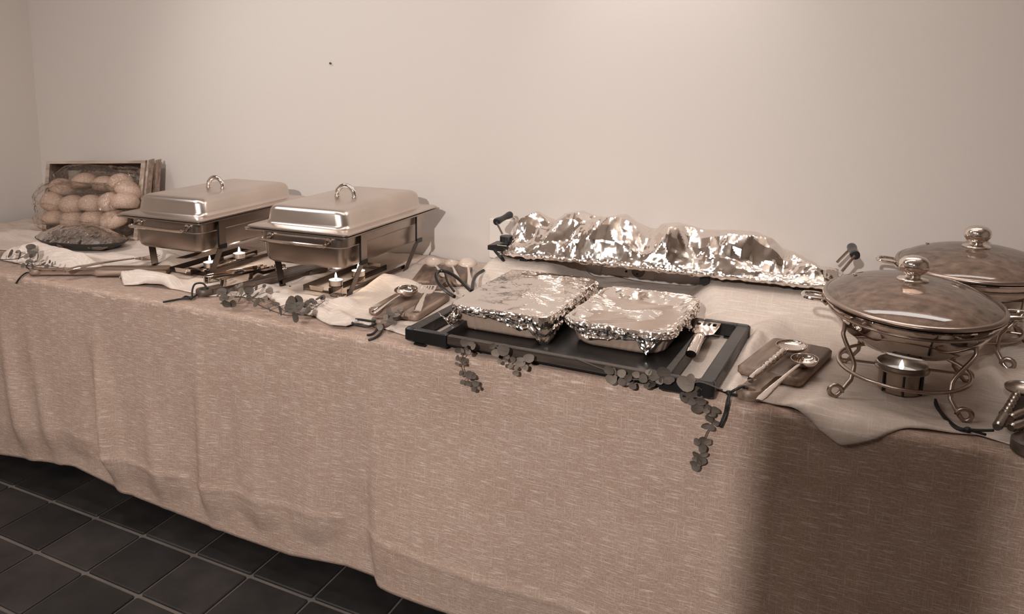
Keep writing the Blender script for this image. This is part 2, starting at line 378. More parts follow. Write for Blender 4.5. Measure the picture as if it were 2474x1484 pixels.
def tablecloth():
    mb = MB(); xs = []; x = TL
    while x < TR: xs.append(x); x += .0115 if x < 1.5 else .03
    xs.append(TR); R = .012
    ntop, narc, nf = 14, 5, 74
    rows = ntop + narc + nf + 1; mb.uv = []
    for i, x in enumerate(xs):
        dmax = TZ - interp(HEM, x)
        for k in range(rows):
            if k <= ntop:
                y = lerp(TB, R, k/ntop); p = (x, y, TZ); a = -y
            elif k <= ntop+narc:
                t = (k-ntop)/narc*pi/2; p = (x, R-R*sin(t)-.004*(1-cos(t)), TZ-R+R*cos(t)); a = R*t
            else:
                d = R + (dmax-R)*(k-ntop-narc)/nf; p = (x, -cloth_front(x, d, dmax), TZ-d); a = d
            mb.v.append(p); mb.uv.append((x, a))
    for i in range(len(xs)-1):
        for k in range(rows-1):
            mb.f.append((i*rows+k, i*rows+k+1, (i+1)*rows+k+1, (i+1)*rows+k))
    n = len(mb.v)
    # left end drop
    o = mb.build('tablecloth', M_linen, angle=180)
    so = o.modifiers.new('thickness', 'SOLIDIFY'); so.thickness = .0016; so.offset = -1
    return tag(o, 'beige slubbed linen cloth covering the long table and falling almost to the tiles', 'tablecloth')
tablecloth()

# runner: front edge s(x) (negative s hangs over the table edge), folds are ridges over the top
EDGE = sorted([(-2.28,.16),(-1.62,.115),(-1.7230,0.2410),(-1.4760,0.1100),(-1.3910,0.1130),(-1.2680,0.1160),(-1.1750,0.1320),(-1.0800,0.1310),(-1.0700,0.1620),(-0.9430,0.0710),(-0.8850,0.1020),(-0.7570,0.1140),(-0.6260,0.0980),(-0.5600,0.1330),(-0.4560,0.1570),(-0.3270,0.0830),(-0.2270,0.0790),(-0.1370,0.0240),(-0.0900,0.0290),(-0.0850,0.0840),(-0.0060,0.0750),(0.0720,0.0520),(0.1500,0.0230),(0.2190,0.0390),(0.3080,0.0540),(0.4990,0.0720),(0.5930,0.0640),(0.6780,0.0740),(0.7610,0.0730),(0.8010,0.0440),(0.8390,0.0220),
 (0.8860,0.0230),(0.9220,0.0140),(0.9650,-0.0020),(0.9940,-0.0230),(1.0150,-0.0370),(1.0410,-0.0270),(1.0720,-0.0110),(1.1200,0.0180),(1.1730,0.0270),(1.2240,0.0430)] + [(1.32,.0),(1.9,.02)])
RIDGES = [ # polyline, height, width
 ([(-1.9760,0.3880),(-1.9610,0.4740),(-1.8280,0.4820)],.022,.05),
 ([(-1.5440,0.1630),(-1.5510,0.2210),(-1.4380,0.2030),(-1.2620,0.1640),(-1.1780,0.1540)],.050,.034),
 ([(-1.6420,0.1900),(-1.6440,0.2370)],.026,.028),
 ([(-1.4140,0.3390),(-1.3040,0.3480),(-1.1710,0.3410)],.014,.03),
 ([(-1.0010,0.1190),(-0.9600,0.1400),(-0.8230,0.1290),(-0.7140,0.1410)],.030,.028),
 ([(-0.9940,0.3040),(-1.0370,0.3880),(-1.1480,0.4290)],.020,.03),
 ([(-1.1110,0.4640),(-0.9940,0.5550),(-0.9130,0.6460)],.012,.04),
 ([(-0.4370,0.1490),(-0.3120,0.1230),(-0.2120,0.0980)],.020,.022),
 ([(-0.5220,0.2420),(-0.3600,0.2100),(-0.2050,0.2130)],.016,.03),
 ([(-0.1780,0.1170),(-0.1020,0.0590)],.016,.022),
 ([(-0.2680,0.4330),(-0.2430,0.4920),(-0.1480,0.4670),(-0.0250,0.3480)],.028,.05),
 ([(-0.2330,0.7000),(-0.1450,0.6160)],.012,.03),
 ([(0.9590,0.8700),(0.8950,0.6550),(0.8430,0.4700),(0.8250,0.2880)],.026,.045),
 ([(0.9370,0.5580),(0.9700,0.6540)],.010,.05),
 ([(0.8140,0.0170),(0.8170,0.1220)],.030,.013),
 ([(0.8860,-0.0150),(0.9350,-0.0100),(0.9950,0.0680),(1.0430,0.1670),(1.0870,0.2160)],.013,.022),
 ([(1.0210,0.2750),(0.9810,0.0720)],.008,.03),
 ([(1.1000,0.1610),(1.1440,0.1050),(1.1870,0.0750)],.008,.02),
 ([(1.3090,0.6670),(1.2790,0.4730),(1.2730,0.3050)],.022,.022),
 ([(1.2440,0.5150),(1.2450,0.3690)],.012,.03),
 ([(1.3400,0.6320),(1.3540,0.5440)],.020,.04),
]
FLAT = [] # rectangles of the table that carry something: (cx, cy, hx, hy, rot)
def flat(cx, cy, hx, hy, rot=0): FLAT.append((cx, cy, hx, hy, rot))
flat(.45,.215,.352,.235); flat(.905,.255,.07,.125,-.2); flat(.862,.06,.018,.07,-.2); flat(-.33,.42,.065,.20); flat(-.857,.42,.075,.2)
flat(1.112,.22,.11,.13); flat(-.06,.285,.09,.12,.08); flat(-.64,.29,.07,.26,-.35); flat(1.34,.13,.10,.18,-.25); flat(-1.12,.14,.13,.05,.55)
flat(-1.67,.64,.26,.14); flat(-1.55,.43,.2,.11,.1); flat(-.10,.60,.09,.13,-.3)
def flatmask(x, y):
    m = 1
    for cx, cy, hx, hy, r in FLAT:
        dx, dy = x-cx, y-cy; u = dx*cos(r)+dy*sin(r); v = -dx*sin(r)+dy*cos(r)
        d = max(abs(u)-hx, abs(v)-hy)
        m = min(m, ss(-.005, .035, d))
    return m
RIS_Z = .071
def runner_h(x, s):
    h = 0
    for pl, H, w in RIDGES:
        d = 9
        for i in range(len(pl)-1):
            dd, t = distseg(x, s, pl[i], pl[i+1]); d = min(d, dd)
        h = max(h, H*exp(-(d/w)**2))
    n = .016*max(0, noise.noise((x*4.5+2, s*5, 4.2))) + .011*max(0, 1-6*abs(noise.noise((x*3.2+s*1.5, s*4.2-x, 1.7))))*(.4+.6*abs(noise.noise((x*5, s*5, 8)))) + .003*abs(noise.noise((x*17, s*17, 7)))
    fl = flatmask(x, s) if s > 0 else 1
    h = (h + n)*fl
    # cloth drawn over the two boxes that carry the warming plate
    y = s + .008*noise.noise((x*6, 1, 2))
    right = ss(.47, .64, y)*ss(.60+.10*(1-ss(.45,.66,y)), .70+.06*(1-ss(.45,.66,y)), x)*(1-ss(1.02, 1.12, x))
    left = ss(.53, .67, y)*ss(-.02, .055, x)*(1-ss(.22, .32, x))
    return max(h, RIS_Z*right, RIS_Z*left)
def edge_s(x): return interp(EDGE, x)
def runner():
    mb = MB(); mb.uv = []; x = -2.28; xs = []
    while x < 1.9: xs.append(x); x += .0085 if x < 1.45 else .03
    nv = 92; R = .014
    for x in xs:
        s0 = edge_s(x)
        for k in range(nv+1):
            s = lerp(s0, .8615, (k/nv)**1.15)
            h = .0028 + runner_h(x, s)
            if k == 0: h = max(.0026, h*.5)
            if s >= R: p = (x, s, TZ + h)
            elif s > R - R*pi/2:
                t = (R-s)/R; p = (x, R-(R+h)*sin(t)-.004*t/1.57, TZ-R+(R+h)*cos(t))
            else:
                d = R + (R-R*pi/2-s); p = (x, -cloth_front(x, d, .66)-.004-h*.8, TZ-d)
            mb.v.append(p); mb.uv.append((x, s))
    for i in range(len(xs)-1):
        for k in range(nv):
            mb.f.append((i*(nv+1)+k, (i+1)*(nv+1)+k, (i+1)*(nv+1)+k+1, i*(nv+1)+k+1))
    o = mb.build('table_runner', M_gauze, angle=180)
    so = o.modifiers.new('thickness', 'SOLIDIFY'); so.thickness = .0012; so.offset = 1
    return tag(o, 'crumpled cream gauze runner laid in folds along the top of the linen cloth', 'table runner')
runner()
def boxmesh(name, x0, x1, y0, y1, z0, z1): 
    t = empty(name, ((x0+x1)/2, (y0+y1)/2, z0), 'wooden riser box under the gauze runner, carrying the %s end of the warming plate' % ('left' if x0 < .4 else 'right'), 'box')
    X, Y, Z = (x1-x0)/2, (y1-y0)/2, z1-z0
    MB().box(-X, X, -Y, Y, 0, Z).build('body', M_pine, t)
boxmesh('riser_box', .085, .20, .70, .83, .7515, .812); boxmesh('riser_box', .74, .99, .68, .83, .7515, .812)

# ------------------------------------------------------------------ things fixed on the wall
def outlet(x0, x1, z0, z1, label, round_=None, holes=()):
    t = empty('wall_outlet', ((x0+x1)/2, YB, (z0+z1)/2), label, 'outlet')
    X, Z = (x1-x0)/2, (z1-z0)/2; cx, cz = (x0+x1)/2, (z0+z1)/2
    R = Matrix.Rotation(pi/2, 4, 'X')
    MB().loft([rrect(-X+i, X-i, -Z+i, Z-i, .006, 3, z) for i, z in ((0, 0), (0, .006), (.003, .010))], M=R).build('cover_plate', M_white, t)
    for (x, z, r) in (round_ or []):
        M = Matrix.Translation((x-cx, 0, z-cz)) @ R
        sk = MB().lathe([(r*1.06, .0095), (r*1.06, .0125), (r, .0125), (r*.97, .0102), (.0005, .0102)], 24, M=M).build('socket', M_grey, t)
        for dx in (-.0095, .0095):
            MB().lathe([(.0028, .0101), (.0028, .0112)], 10, M=Matrix.Translation((x-cx+dx*.3, 0, z-cz+dx)) @ R).build('pin_hole', M_hole, sk)
    for (x, z) in holes:
        MB().lathe([(.0035, .010), (.0035, .0113)], 12, M=Matrix.Translation((x-cx, 0, z-cz)) @ R).build('pin_hole', M_hole, t)
outlet(-.047, .040, .775, .912, 'white wall outlet plate behind the left handle of the foil-covered warming plate', holes=[(-0.0170,0.8290),(0.0050,0.8230)])
outlet(.335, .501, .762, .805, 'white double wall outlet in the shade under the warming plate', round_=[(*(0.4490,0.7860), .0185)], holes=[(0.3960,0.7970),(0.4130,0.7810)])
nl = empty('nail', (-0.6760, 0.8700, 1.4370), 'small dark nail in the bare wall above the chafing dishes', 'nail')
MB().lathe([(.0022, -.012), (.0022, .006), (.004, .006), (.004, .008)], 10, M=Matrix.Rotation(pi/2, 4, 'X')).build('shank', M_brownw, nl)

# ------------------------------------------------------------------ chafing dishes
CW, CL = .367, .592
def chafer():
    t = empty('chafing_dish', (0, 0, 0), 'x', 'chafing dish')
    n = 6
    # water pan: rolled rim, upper band, narrower lower body
    prof = [(.012, .198), (0, .1985), (0, .1955), (.004, .193), (.030, .190), (.032, .160), (.034, .157), (.038, .155), (.042, .112), (.046, .099), (.054, .0925), (.066, .0905)]
    pan = MB().loft([rrect(i, CW-i, i, CL-i, max(.012, .040-i*.3) if i > .02 else .012, n, z) for i, z in prof], cap0=False).build('water_pan', M_steel2, t, angle=28)
    for y, sg in ((.030, -1), (CL-.030, 1)):
        pts = [(.080, y, .176), (.080, y+sg*.030, .172), (.088, y+sg*.040, .171), (CW-.088, y+sg*.040, .171), (CW-.080, y+sg*.030, .172), (CW-.080, y, .176)]
        h = MB().tube(spline(pts, 4), .0052, 10)
        for x in (.080, CW-.080): h.lathe([(.011, 0), (.011, .003), (.006, .004)], 14, M=Matrix.Translation((x, y, .176)) @ Matrix.Rotation(radians(90*(1 if sg < 0 else -1)), 4, 'X'))
        h.build('handle', M_chrome, pan)
    # lid: flat flange then domed box
    prof = [(.018, .2005), (.006, .2005), (.006, .2045), (.012, .2075), (.034, .2085), (.038, .211), (.041, .220), (.045, .248), (.050, .257), (.060, .2625), (.078, .2648), (.12, .2645), (.16, .264)]
    loops = []
    for i, z in prof:
        r = .014 if i < .03 else max(.006, .036 - (i-.03)*.25)
        loops.append(rrect(i, CW-i, i+(.012 if i > .03 else 0), CL-i-(.012 if i > .03 else 0), min(r, (CW/2-i)*.9), n, z))
    lid = MB().loft(loops, cap0=False).build('lid', M_steel, t, angle=50)
    hc = (CW/2+.001, .285)
    pts = [(hc[0]-.031*cos(a)*1.05, hc[1], .2635+.038*sin(a)*.85+.005) for a in [pi*k/16*1.12-.06*pi for k in range(17)]]
    lh = MB().tube(pts, .0078, 12)
    for s in (-1, 1): lh.lathe([(.0095, -.006), (.0095, 0), (.0065, .002)], 12, M=Matrix.Translation((hc[0]+s*.0315, hc[1], .2665)))
    for a in (pi*.17, pi*.83): lh.lathe([(.0092, -.002), (.0092, .002)], 12, M=Matrix.Translation((hc[0]-.0326*cos(a), hc[1], .2685+.0323*sin(a))) @ Matrix.Rotation(pi/2-a, 4, 'Y'))
    lh.build('lid_handle', M_chrome, lid)
    # stand: four bent strip legs, side hangers, burner shelf
    for sx in (0, 1):
        for y in (.125, .475):
            X = lambda i: CW-i if sx else i
            pts = [(X(.0245), y, .104), (X(.030), y-.004, .094), (X(.062), y-.020, .004), (X(.066), y-.022, .001)]
            mb = MB(); W = .0145
            mb.loft([[(p[0]-.0012, p[1]-W, p[2]), (p[0]+.0012, p[1]-W, p[2]), (p[0]+.0012, p[1]+W, p[2]), (p[0]-.0012, p[1]+W, p[2])] for p in pts])
            mb.box(X(.066)-.022, X(.066)+.022, y-.022-W, y-.022+W, 0, .002)
            leg = mb.build('leg', M_dkstrip, t, angle=20)
            x = X(.024)+(.0018 if sx else -.0018)
            MB().box(x-.003, x+.003, y-.018, y+.018, .098, .112).build('bracket', M_black, leg)
            MB().box(x-.0015, x+.0015, y-.0165, y+.0165, .106, .189).build('hanger', M_steel2, t)
            MB().box(x-.0022, x+.0010, y-.0215, y-.0175, .106, .187).build('slot', M_hole, t)
    cx = CW/2+.038
    shelf = MB()
    for s in (-1, 1): shelf.box(cx+s*.045-.001, cx+s*.045+.001, .055, .395, .014, .032)
    shelf.box(cx-.046, cx+.046, .055, .072, .016, .018); shelf.box(cx-.046, cx+.046, .378, .395, .016, .018)
    shelf.build('burner_shelf', M_dkstrip, t)
    for y, z in ((.058, .02), (.392, .02)):
        MB().loft([[(cx-.02, y-.001, z-.004), (cx+.02, y-.001, z-.004), (cx+.026, y-.001, z+.012), (cx-.026, y-.001, z+.012)], [(cx-.02, y+.001, z-.004), (cx+.02, y+.001, z-.004), (cx+.026, y+.001, z+.012), (cx-.026, y+.001, z+.012)]]).build('end_plate', M_chrome, t)
    for x in (.066, CW-.066):
        MB().box(x-.0012, x+.0012, .10, .456, .010, .022).build('side_rail', M_dkstrip, t)
    return t
c1 = chafer(); c1.location = (-.5572, .1915, .7522)
c2 = copy_tree(c1); c2.location = (-1.0754, .1721, .7522)
for c, l in ((c1, 'brushed steel chafing dish with arched lid handle, nearest the middle of the table'), (c2, 'brushed steel chafing dish with arched lid handle, beside the wooden bread crate')):
    tag(c, l, group='chafing dishes')
bpy.context.view_layer.update()

# ------------------------------------------------------------------ tealights
def tealight(loc, label, lean=0):
    t = empty('tealight', loc, label, 'candle', 'lit tealights under the chafing dishes')
    MB().lathe([(.0195, 0), (.0205, .001), (.0212, .0165), (.0216, .0170), (.0206, .0168), (.0200, .0140)], 28, c1=False).build('cup', M_alu, t)
    MB().lathe([(.0202, .0130), (.0195, .0150), (.0010, .0142)], 24, c0=False).build('wax', M_wax, t)
    MB().tube([(0,0,.014),(0,0,.019),(.001,0,.0225)], .0009, 6).build('wick', M_hole, t)
    MB().lathe([(.0004, .018), (.0030, .0215), (.0036, .0255), (.0025, .031), (.0004, .038)], 12).build('flame', M_flame, t)
    l = bpy.data.lights.new('flame_light', 'POINT'); l.energy = .28; l.color = (1, .86, .7); l.shadow_soft_size = .012
    o = bpy.data.objects.new('flame_light', l); C.objects.link(o); o.parent = t; o.location = (0, 0, .050)
    return t
def holder(loc, h, label):
    t = empty('glass_holder', loc, label, 'candle holder', 'glass holders under the middle tealights')
    MB().lathe([(.0190, 0), (.0205, .002), (.0208, h), (.0188, h), (.0180, .005), (.0005, .004)], 24).build('glass_wall', M_clear, t)
    MB().lathe([(.0215, h-.0015), (.0215, h), (.0180, h), (.0180, h-.0015)], 24, c0=False, c1=False).build('rim', M_dkstrip, t)
mg, ntg, bg = newmat('clear_glass'); bg.inputs['Transmission Weight'].default_value = 1; bg.inputs['Roughness'].default_value = .03; bg.inputs['Base Color'].default_value = (.95,.9,.86,1); M_clear = mg
tealight((-0.7890, 0.2970, 0.7820), 'lit tealight beside the front leg of the chafing dish by the crate')
tealight((-0.7900, 0.4470, 0.7820), 'lit tealight at the back of the shelf, between the two chafing dishes')
tealight((-0.2860, 0.2780, 0.7870), 'lit tealight on a glass holder at the front of the middle chafing dish')
tealight((-0.2870, 0.4060, 0.7870), 'lit tealight on a glass holder half behind the leg of the middle chafing dish')
holder((-0.2860, 0.2780, .7545), .0325, 'clear glass holder under the front tealight of the middle chafing dish')
holder((-0.2870, 0.4060, .7545), .0325, 'clear glass holder under the tealight behind the leg of the middle chafing dish')
pl = empty('candle_plate', (-0.8200, 0.3990, .754), 'narrow polished metal plate carrying two tealights under the chafing dish by the crate', 'plate')
MB().box(-.036, .036, -.135, .135, .0185, .0270, b=.004).build('plate_top', M_chrome, pl)
for y in (-.115, .115): MB().box(-.03, .03, y-.006, y+.006, 0, .0185).build('foot', M_dkstrip, pl)

# ------------------------------------------------------------------ foil helpers
def folds(seed, n, amp, ext):
    """creases: a sum of folded planes |n.p - c|, each fading away from its own centre"""
    r = random.Random(seed); L = []
    for _ in range(n):
        a = r.uniform(0, pi); c = (r.uniform(-ext[0], ext[0]), r.uniform(-ext[1], ext[1]))
        L.append((cos(a), sin(a), c, r.uniform(.3, 1)*r.choice((-1, 1, 1)), r.uniform(.25, .7)*max(ext)))
    def f(x, y):
        s = 0
        for nx, ny, c, w, R in L:
            dx, dy = x-c[0], y-c[1]; d = nx*dx + ny*dy; t = abs(-ny*dx + nx*dy)
            k = max(0, 1-abs(d)/(R*.5))*max(0, 1-t/R)
            s += w*k
        return s*amp
    return f
def facets(seed, nu, nv):
    """random heights on a jittered triangle lattice over the unit square: flat foil facets with sharp ridges"""
    r = random.Random(seed); H = [[r.uniform(-1, 1) for _ in range(nu+2)] for _ in range(nv+2)]
    D = [[r.random() < .5 for _ in range(nu+2)] for _ in range(nv+2)]
    def f(u, v):
        u += .16/nu*noise.noise((u*nu*.8, v*nv*.8, seed)); v += .16/nv*noise.noise((u*nu*.8, v*nv*.8, seed+9.3))
        x = min(nu-1e-6, max(0, u*nu)); y = min(nv-1e-6, max(0, v*nv)); i, j = int(x), int(y); x -= i; y -= j
        a, b, c, d = H[j][i], H[j][i+1], H[j+1][i], H[j+1][i+1]
        if D[j][i]: return a+(b-a)*x+(d-b)*y if x > y else a+(d-c)*x+(c-a)*y
        return a+(b-a)*x+(c-a)*y if x+y < 1 else d+(c-d)*(1-x)+(b-d)*(1-y)
    return f
def foil_cover(hx, hy, rc, ztop, drops, seed, sag=0.0, amp=.008, tabs=()):
    """foil laid over a dish rim (rounded rectangle hx, hy) with a ragged crimped skirt; drops(angle) = skirt length"""
    mb = MB(); f = folds(seed, 18, amp*1.15, (hx, hy)); f1 = facets(seed, 5, 6); f2 = facets(seed+1, 16, 22); f3 = facets(seed+2, 44, 60)
    P = [Vector(p) for p in rrect(-hx, hx, -hy, hy, rc, 52, 0)]; n = len(P)
    # even spacing round the rim
    acc = [0]
    for i in range(n): acc.append(acc[-1] + (P[(i+1) % n]-P[i]).length)
    N = 300; Q = []; j = 0
    for k in range(N):
        s = acc[-1]*k/N
        while acc[j+1] < s: j += 1
        Q.append(P[j].lerp(P[(j+1) % n], (s-acc[j])/max(1e-9, acc[j+1]-acc[j])))
    P = Q; loops = []
    rad = [0.01, .06, .12, .18, .24, .30, .36, .42, .48, .54, .60, .66, .71, .76, .81, .85, .89, .92, .945, .965, .985]
    for q in rad:
        l = []
        for p in P:
            x, y = p.x*q, p.y*q; e = 1-q; u, v = .5+x/hx*.5, .5+y/hy*.5
            w = min(1, e*5+.05)
            z = ztop + (f(x, y) + amp*1.0*f1(u, v))*w + amp*.22*f2(u, v)*w + .0004*f3(u, v) - sag*(1-q**2.5)
            l.append((x, y, z))
        loops.append(l)
    K = 12
    for k in range(K+1):
        l = []; t = k/K
        for i, p in enumerate(P):
            a = atan2(p.y/hy, p.x/hx); d = drops(a)*(1 + .30*noise.noise((p.x*22, p.y*22, seed+.5)) + .22*noise.noise((p.x*80, p.y*80, seed+3.1)))
            for (ta, tw, tl) in tabs:
                da = abs((a-ta+pi) % (2*pi) - pi); d += tl*max(0, 1-da/tw)
            prv, nxt = P[i-2], P[(i+2) % N]; tg = (nxt-prv).normalized(); nrm = Vector((tg.y, -tg.x, 0))
            z = ztop - .001 - d*t; g = (p.x*1.0, p.y*1.0, z)
            nn = .0042*noise.noise((g[0]*55, g[1]*55, z*60+seed)) + .0032*noise.noise((g[0]*130, g[1]*130, z*120)) + .0016*noise.noise((g[0]*260, g[1]*260, z*260))
            out = .0050*sin(min(1, t*2.2)*pi/2) + nn*min(1, t*4+.1) + .004*max(0, (z < ztop-.03))*t
            l.append((p.x+nrm.x*out, p.y+nrm.y*out, z + .5*nn))
        loops.append(l)
    return mb.loft(loops, cap0=True, cap1=False)
def dish(cx, cy, hx, hy, rot, rc, z0, h, label, drops, seed, sag, tabs, amp):
    t = empty('baking_dish', (cx, cy, z0), label, 'baking dish', 'foil-covered baking dishes', rot)
    loops = []
    for ins, z in ((.030, 0), (.020, .002), (.015, .010), (.006, h*.75), (.003, h-.006), (-.002, h-.004), (-.002, h), (.004, h), (.010, h-.01)):
        l = []
        rr = rrect(-hx+ins, hx-ins, -hy+ins, hy-ins, rc, 30, z); m = len(rr)
        acc = 0; pv = None
        for p in rr:
            if pv: acc += sqrt((p[0]-pv[0])**2 + (p[1]-pv[1])**2)
            pv = p; l.append((p, acc))
        # resample evenly, with shallow ribs between foot and rim
        tot = acc + sqrt((rr[0][0]-pv[0])**2 + (rr[0][1]-pv[1])**2); M = 288; out = []; j = 0
        pts = l + [(rr[0], tot)]
        for k in range(M):
            s = tot*k/M
            while pts[j+1][1] < s: j += 1
            (a, sa), (b, sb) = pts[j], pts[j+1]; u = (s-sa)/(sb-sa) if sb > sa else 0
            x, y = lerp(a[0], b[0], u), lerp(a[1], b[1], u)
            rib = .0032*(abs(cos(pi*k/M*60))-.5) if .008 < z < h-.005 else 0
            q = 1 + rib/max(.05, sqrt(x*x+y*y))
            out.append((x*q, y*q, z))
        loops.append(out)
    MB().loft(loops).build('ceramic_body', M_ceram, t, angle=50)
    foil_cover(hx+.003, hy+.003, rc, h+.003, drops, seed, sag, amp, tabs).build('foil_cover', M_foil, t, angle=14)
    return t

# ------------------------------------------------------------------ serving tray
tr = empty('serving_tray', (.452, .208, .7545), 'black and dark brown wooden serving tray holding both foil-covered dishes', 'tray', rz=-.045)
HX, HY = .352, .222
MB().box(-.262, .262, -HY+.014, HY-.014, .006, .012).build('tray_base', M_black, tr)
for s in (-1, 1):
    y = s*(HY-.008)
    MB().box(-.236, .246, y-.008, y+.008, .015, .036, b=.0015).build('long_rail', M_brownw, tr)
    for sx in (-1, 1):
        x0, x1 = sorted((sx*.238 if sx < 0 else .248, sx*.330))
        MB().box(x0, x1, y-.0085, y+.0085, .004, .0375, b=.003).build('corner_piece', M_black, tr)
        MB().box(sx*.31-.014, sx*.31+.014, y-.012, y+.012, 0, .004).build('foot', M_black, tr)
for sx in (-1, 1):
    x = sx*.258
    MB().box(x-.008, x+.008, -HY+.016, HY-.016, .004, .036, b=.002).build('end_wall', M_blackw, tr)
    x = sx*(HX-.015)
    MB().box(x-.014, x+.014, -HY+.022, HY-.022, .008, .036, b=.003).build('handle_bar', M_blackw, tr)
    for s in (-1, 1):
        y = s*(HY-.012); x0, x1 = sorted((sx*.318, sx*(HX+.001)))
        MB().box(x0, x1, y-.0115, y+.0115, .004, .0385, b=.006).build('handle_corner', M_black, tr)
dish(.287, .322, .124, .208, -.02, .030, .767, .062, 'ribbed ceramic baking dish under flat foil, left of the two on the tray',
     lambda a: .017 + .014*ss(-.1, .6, cos(a)), 11, .000, ((-.80, .20, .045), (-2.42, .14, .034)), .0055)
dish(.564, .312, .118, .178, -.03, .050, .767, .058, 'ribbed ceramic baking dish under sunken creased foil, right of the two on the tray',
     lambda a: .019 + .005*sin(a*3), 23, .016, ((-1.02, .16, .034), (.0, .18, .024), (-2.0, .25, .010)), .013)
# loose torn foil corner standing off the left dish
def foil_tab():
    dd = bpy.data.objects['baking_dish']; Mi = (Matrix.Translation(dd.location) @ Matrix.Rotation(dd.rotation_euler.z, 4, 'Z')).inverted()
    A, B, Cc, Dd = [Mi @ Vector(p) for p in ((0.1830, 0.1070, 0.8330), (0.1890, 0.1360, 0.7900), (0.1400, 0.0850, 0.8050), (0.1670, 0.1030, 0.7830))]
    def fn(u, v):
        p = A.lerp(B, u).lerp(Cc.lerp(Dd, u), v); bow = sin(v*pi)
        return p + Vector((.004*noise.noise((u*9, v*9, 1)), .006*noise.noise((u*8, v*8, 5)), -.016*bow + .010*(v**4)*(1-u) + .005*noise.noise((u*10, v*10, 9))))
    mb = MB(); mb.grid(fn, 20, 24)
    o = mb.build('foil_flap', M_foil, dd, angle=14)
    so = o.modifiers.new('thickness', 'SOLIDIFY'); so.thickness = .0006
foil_tab()

# ------------------------------------------------------------------ warming plate with foil-wrapped food
hp = empty('warming_plate', (.53, .735, .824), 'long electric warming plate with black handles under crumpled foil, against the wall', 'warming plate')
ox, oy, oz = .53, .735, .824
px0, px1, py0, py1 = .092-ox, .985-ox, .632-oy, .842-oy
MB().box(px0, px1, py0, py1, .022, .034, b=.004).build('plate_body', M_steel2, hp)
for x in (0.1470-ox, 0.6680-ox):
    for y in (py0+.045, py1-.03): MB().box(x-.012, x+.012, y-.010, y+.010, -.0105, .023).build('foot', M_black, hp)
MB().box(.885-ox, .91-ox, py0+.05, py0+.07, -.0105, .023).build('foot', M_black, hp)
# control box, dial and cord at the left end
cb = MB().loft([[(x-ox, y, z) for x, y, z in ((.030,-.07,.026),(.094,-.07,.022),(.094,.005,.022),(.030,.005,.026))], [(x-ox, y, z) for x, y, z in ((.030,-.07,.040),(.094,-.07,.050),(.094,.005,.050),(.030,.005,.040))]])
cb = cb.build('control_box', M_black, hp)
MB().lathe([(.0205, 0), (.0205, .016), (.0185, .018)], 24, M=Matrix.Translation((.077-ox, -.032, .050))).build('dial', M_black, cb)
MB().box(.062-ox, .093-ox, -.0712, -.0695, .043, .0445).build('mark', M_white, cb)
cord = spline([(-.488,-.06,.034),(-.470,-.075,.022),(-.445,-.085,.004),(-.440,-.06,-.020),(-.446,-.05,-.045)], 5)
MB().tube(cord, .0045, 8).build('power_cord', M_black, hp)
loop2 = spline([(-0.4830, -0.1420, -0.0240),(-0.4800, -0.1990, -0.0240),(-0.4640, -0.2620, -0.0280),(-0.4360, -0.3370, -0.0340),(-0.4630, -0.3110, -0.0340),(-0.5160, -0.2520, -0.0290),(-0.5680, -0.2070, -0.0260),(-0.6010, -0.2000, -0.0260),(-0.5950, -0.2410, -0.0280),(-0.5610, -0.2980, -0.0340),(-0.5100, -0.3550, -0.0390),(-0.4670, -0.3870, -0.0440)], 5)
MB().tube(loop2, .0052, 8).build('power_cord', M_black, hp)
MB().tube(spline([(-0.5730, -0.2230, -0.0270),(-0.5390, -0.2780, -0.0360),(-0.4950, -0.3290, -0.0460)], 5), .0035, 8).build('power_cord', M_black, hp)
# wire handles with black grips
def plate_handle(a, b, ra, rb, gx):
    h = MB(); h.tube([ra, a], .0042, 8); h.tube([rb, b], .0042, 8)
    w = h.build('handle', M_chrome, hp)
    A, B = Vector(a), Vector(b); d = B-A
    pts = [A + d*t for t in (-.02, .0, .08, .3, .5, .7, .92, 1, 1.02)]
    MB().tube(pts, [.009, .0115, .0118, .0095, .0088, .0095, .0118, .0115, .009], 14).build('grip', M_black, w)
def R3(p): return (p[0]-ox, p[1]-oy, p[2]-oz)
plate_handle(R3((0.0540, 0.6750, 0.9390)), R3((0.0600, 0.7750, 0.9460)), R3((0.0750, 0.6750, 0.9020)), R3((0.0760, 0.7900, 0.9270)), 0)
plate_handle(R3((1.0180, 0.6750, 0.9320)), R3((1.0100, 0.7750, 0.9330)), R3((0.9920, 0.6750, 0.8880)), R3((0.9790, 0.7750, 0.8890)), 0)
SIL = [(0.0530,0.8570),(0.0800,0.9130),(0.1170,0.9420),(0.1540,0.9620),(0.2200,0.9610),(0.2970,0.9740),(0.3710,0.9710),(0.4550,0.9760),(0.5260,0.9560),(0.5830,0.9620),(0.6500,0.9500),(0.7140,0.9520),(0.7770,0.9540),(0.8280,0.9430),(0.8790,0.9280),(0.9200,0.9020),(0.9600,0.8770),(0.9990,0.8620)]
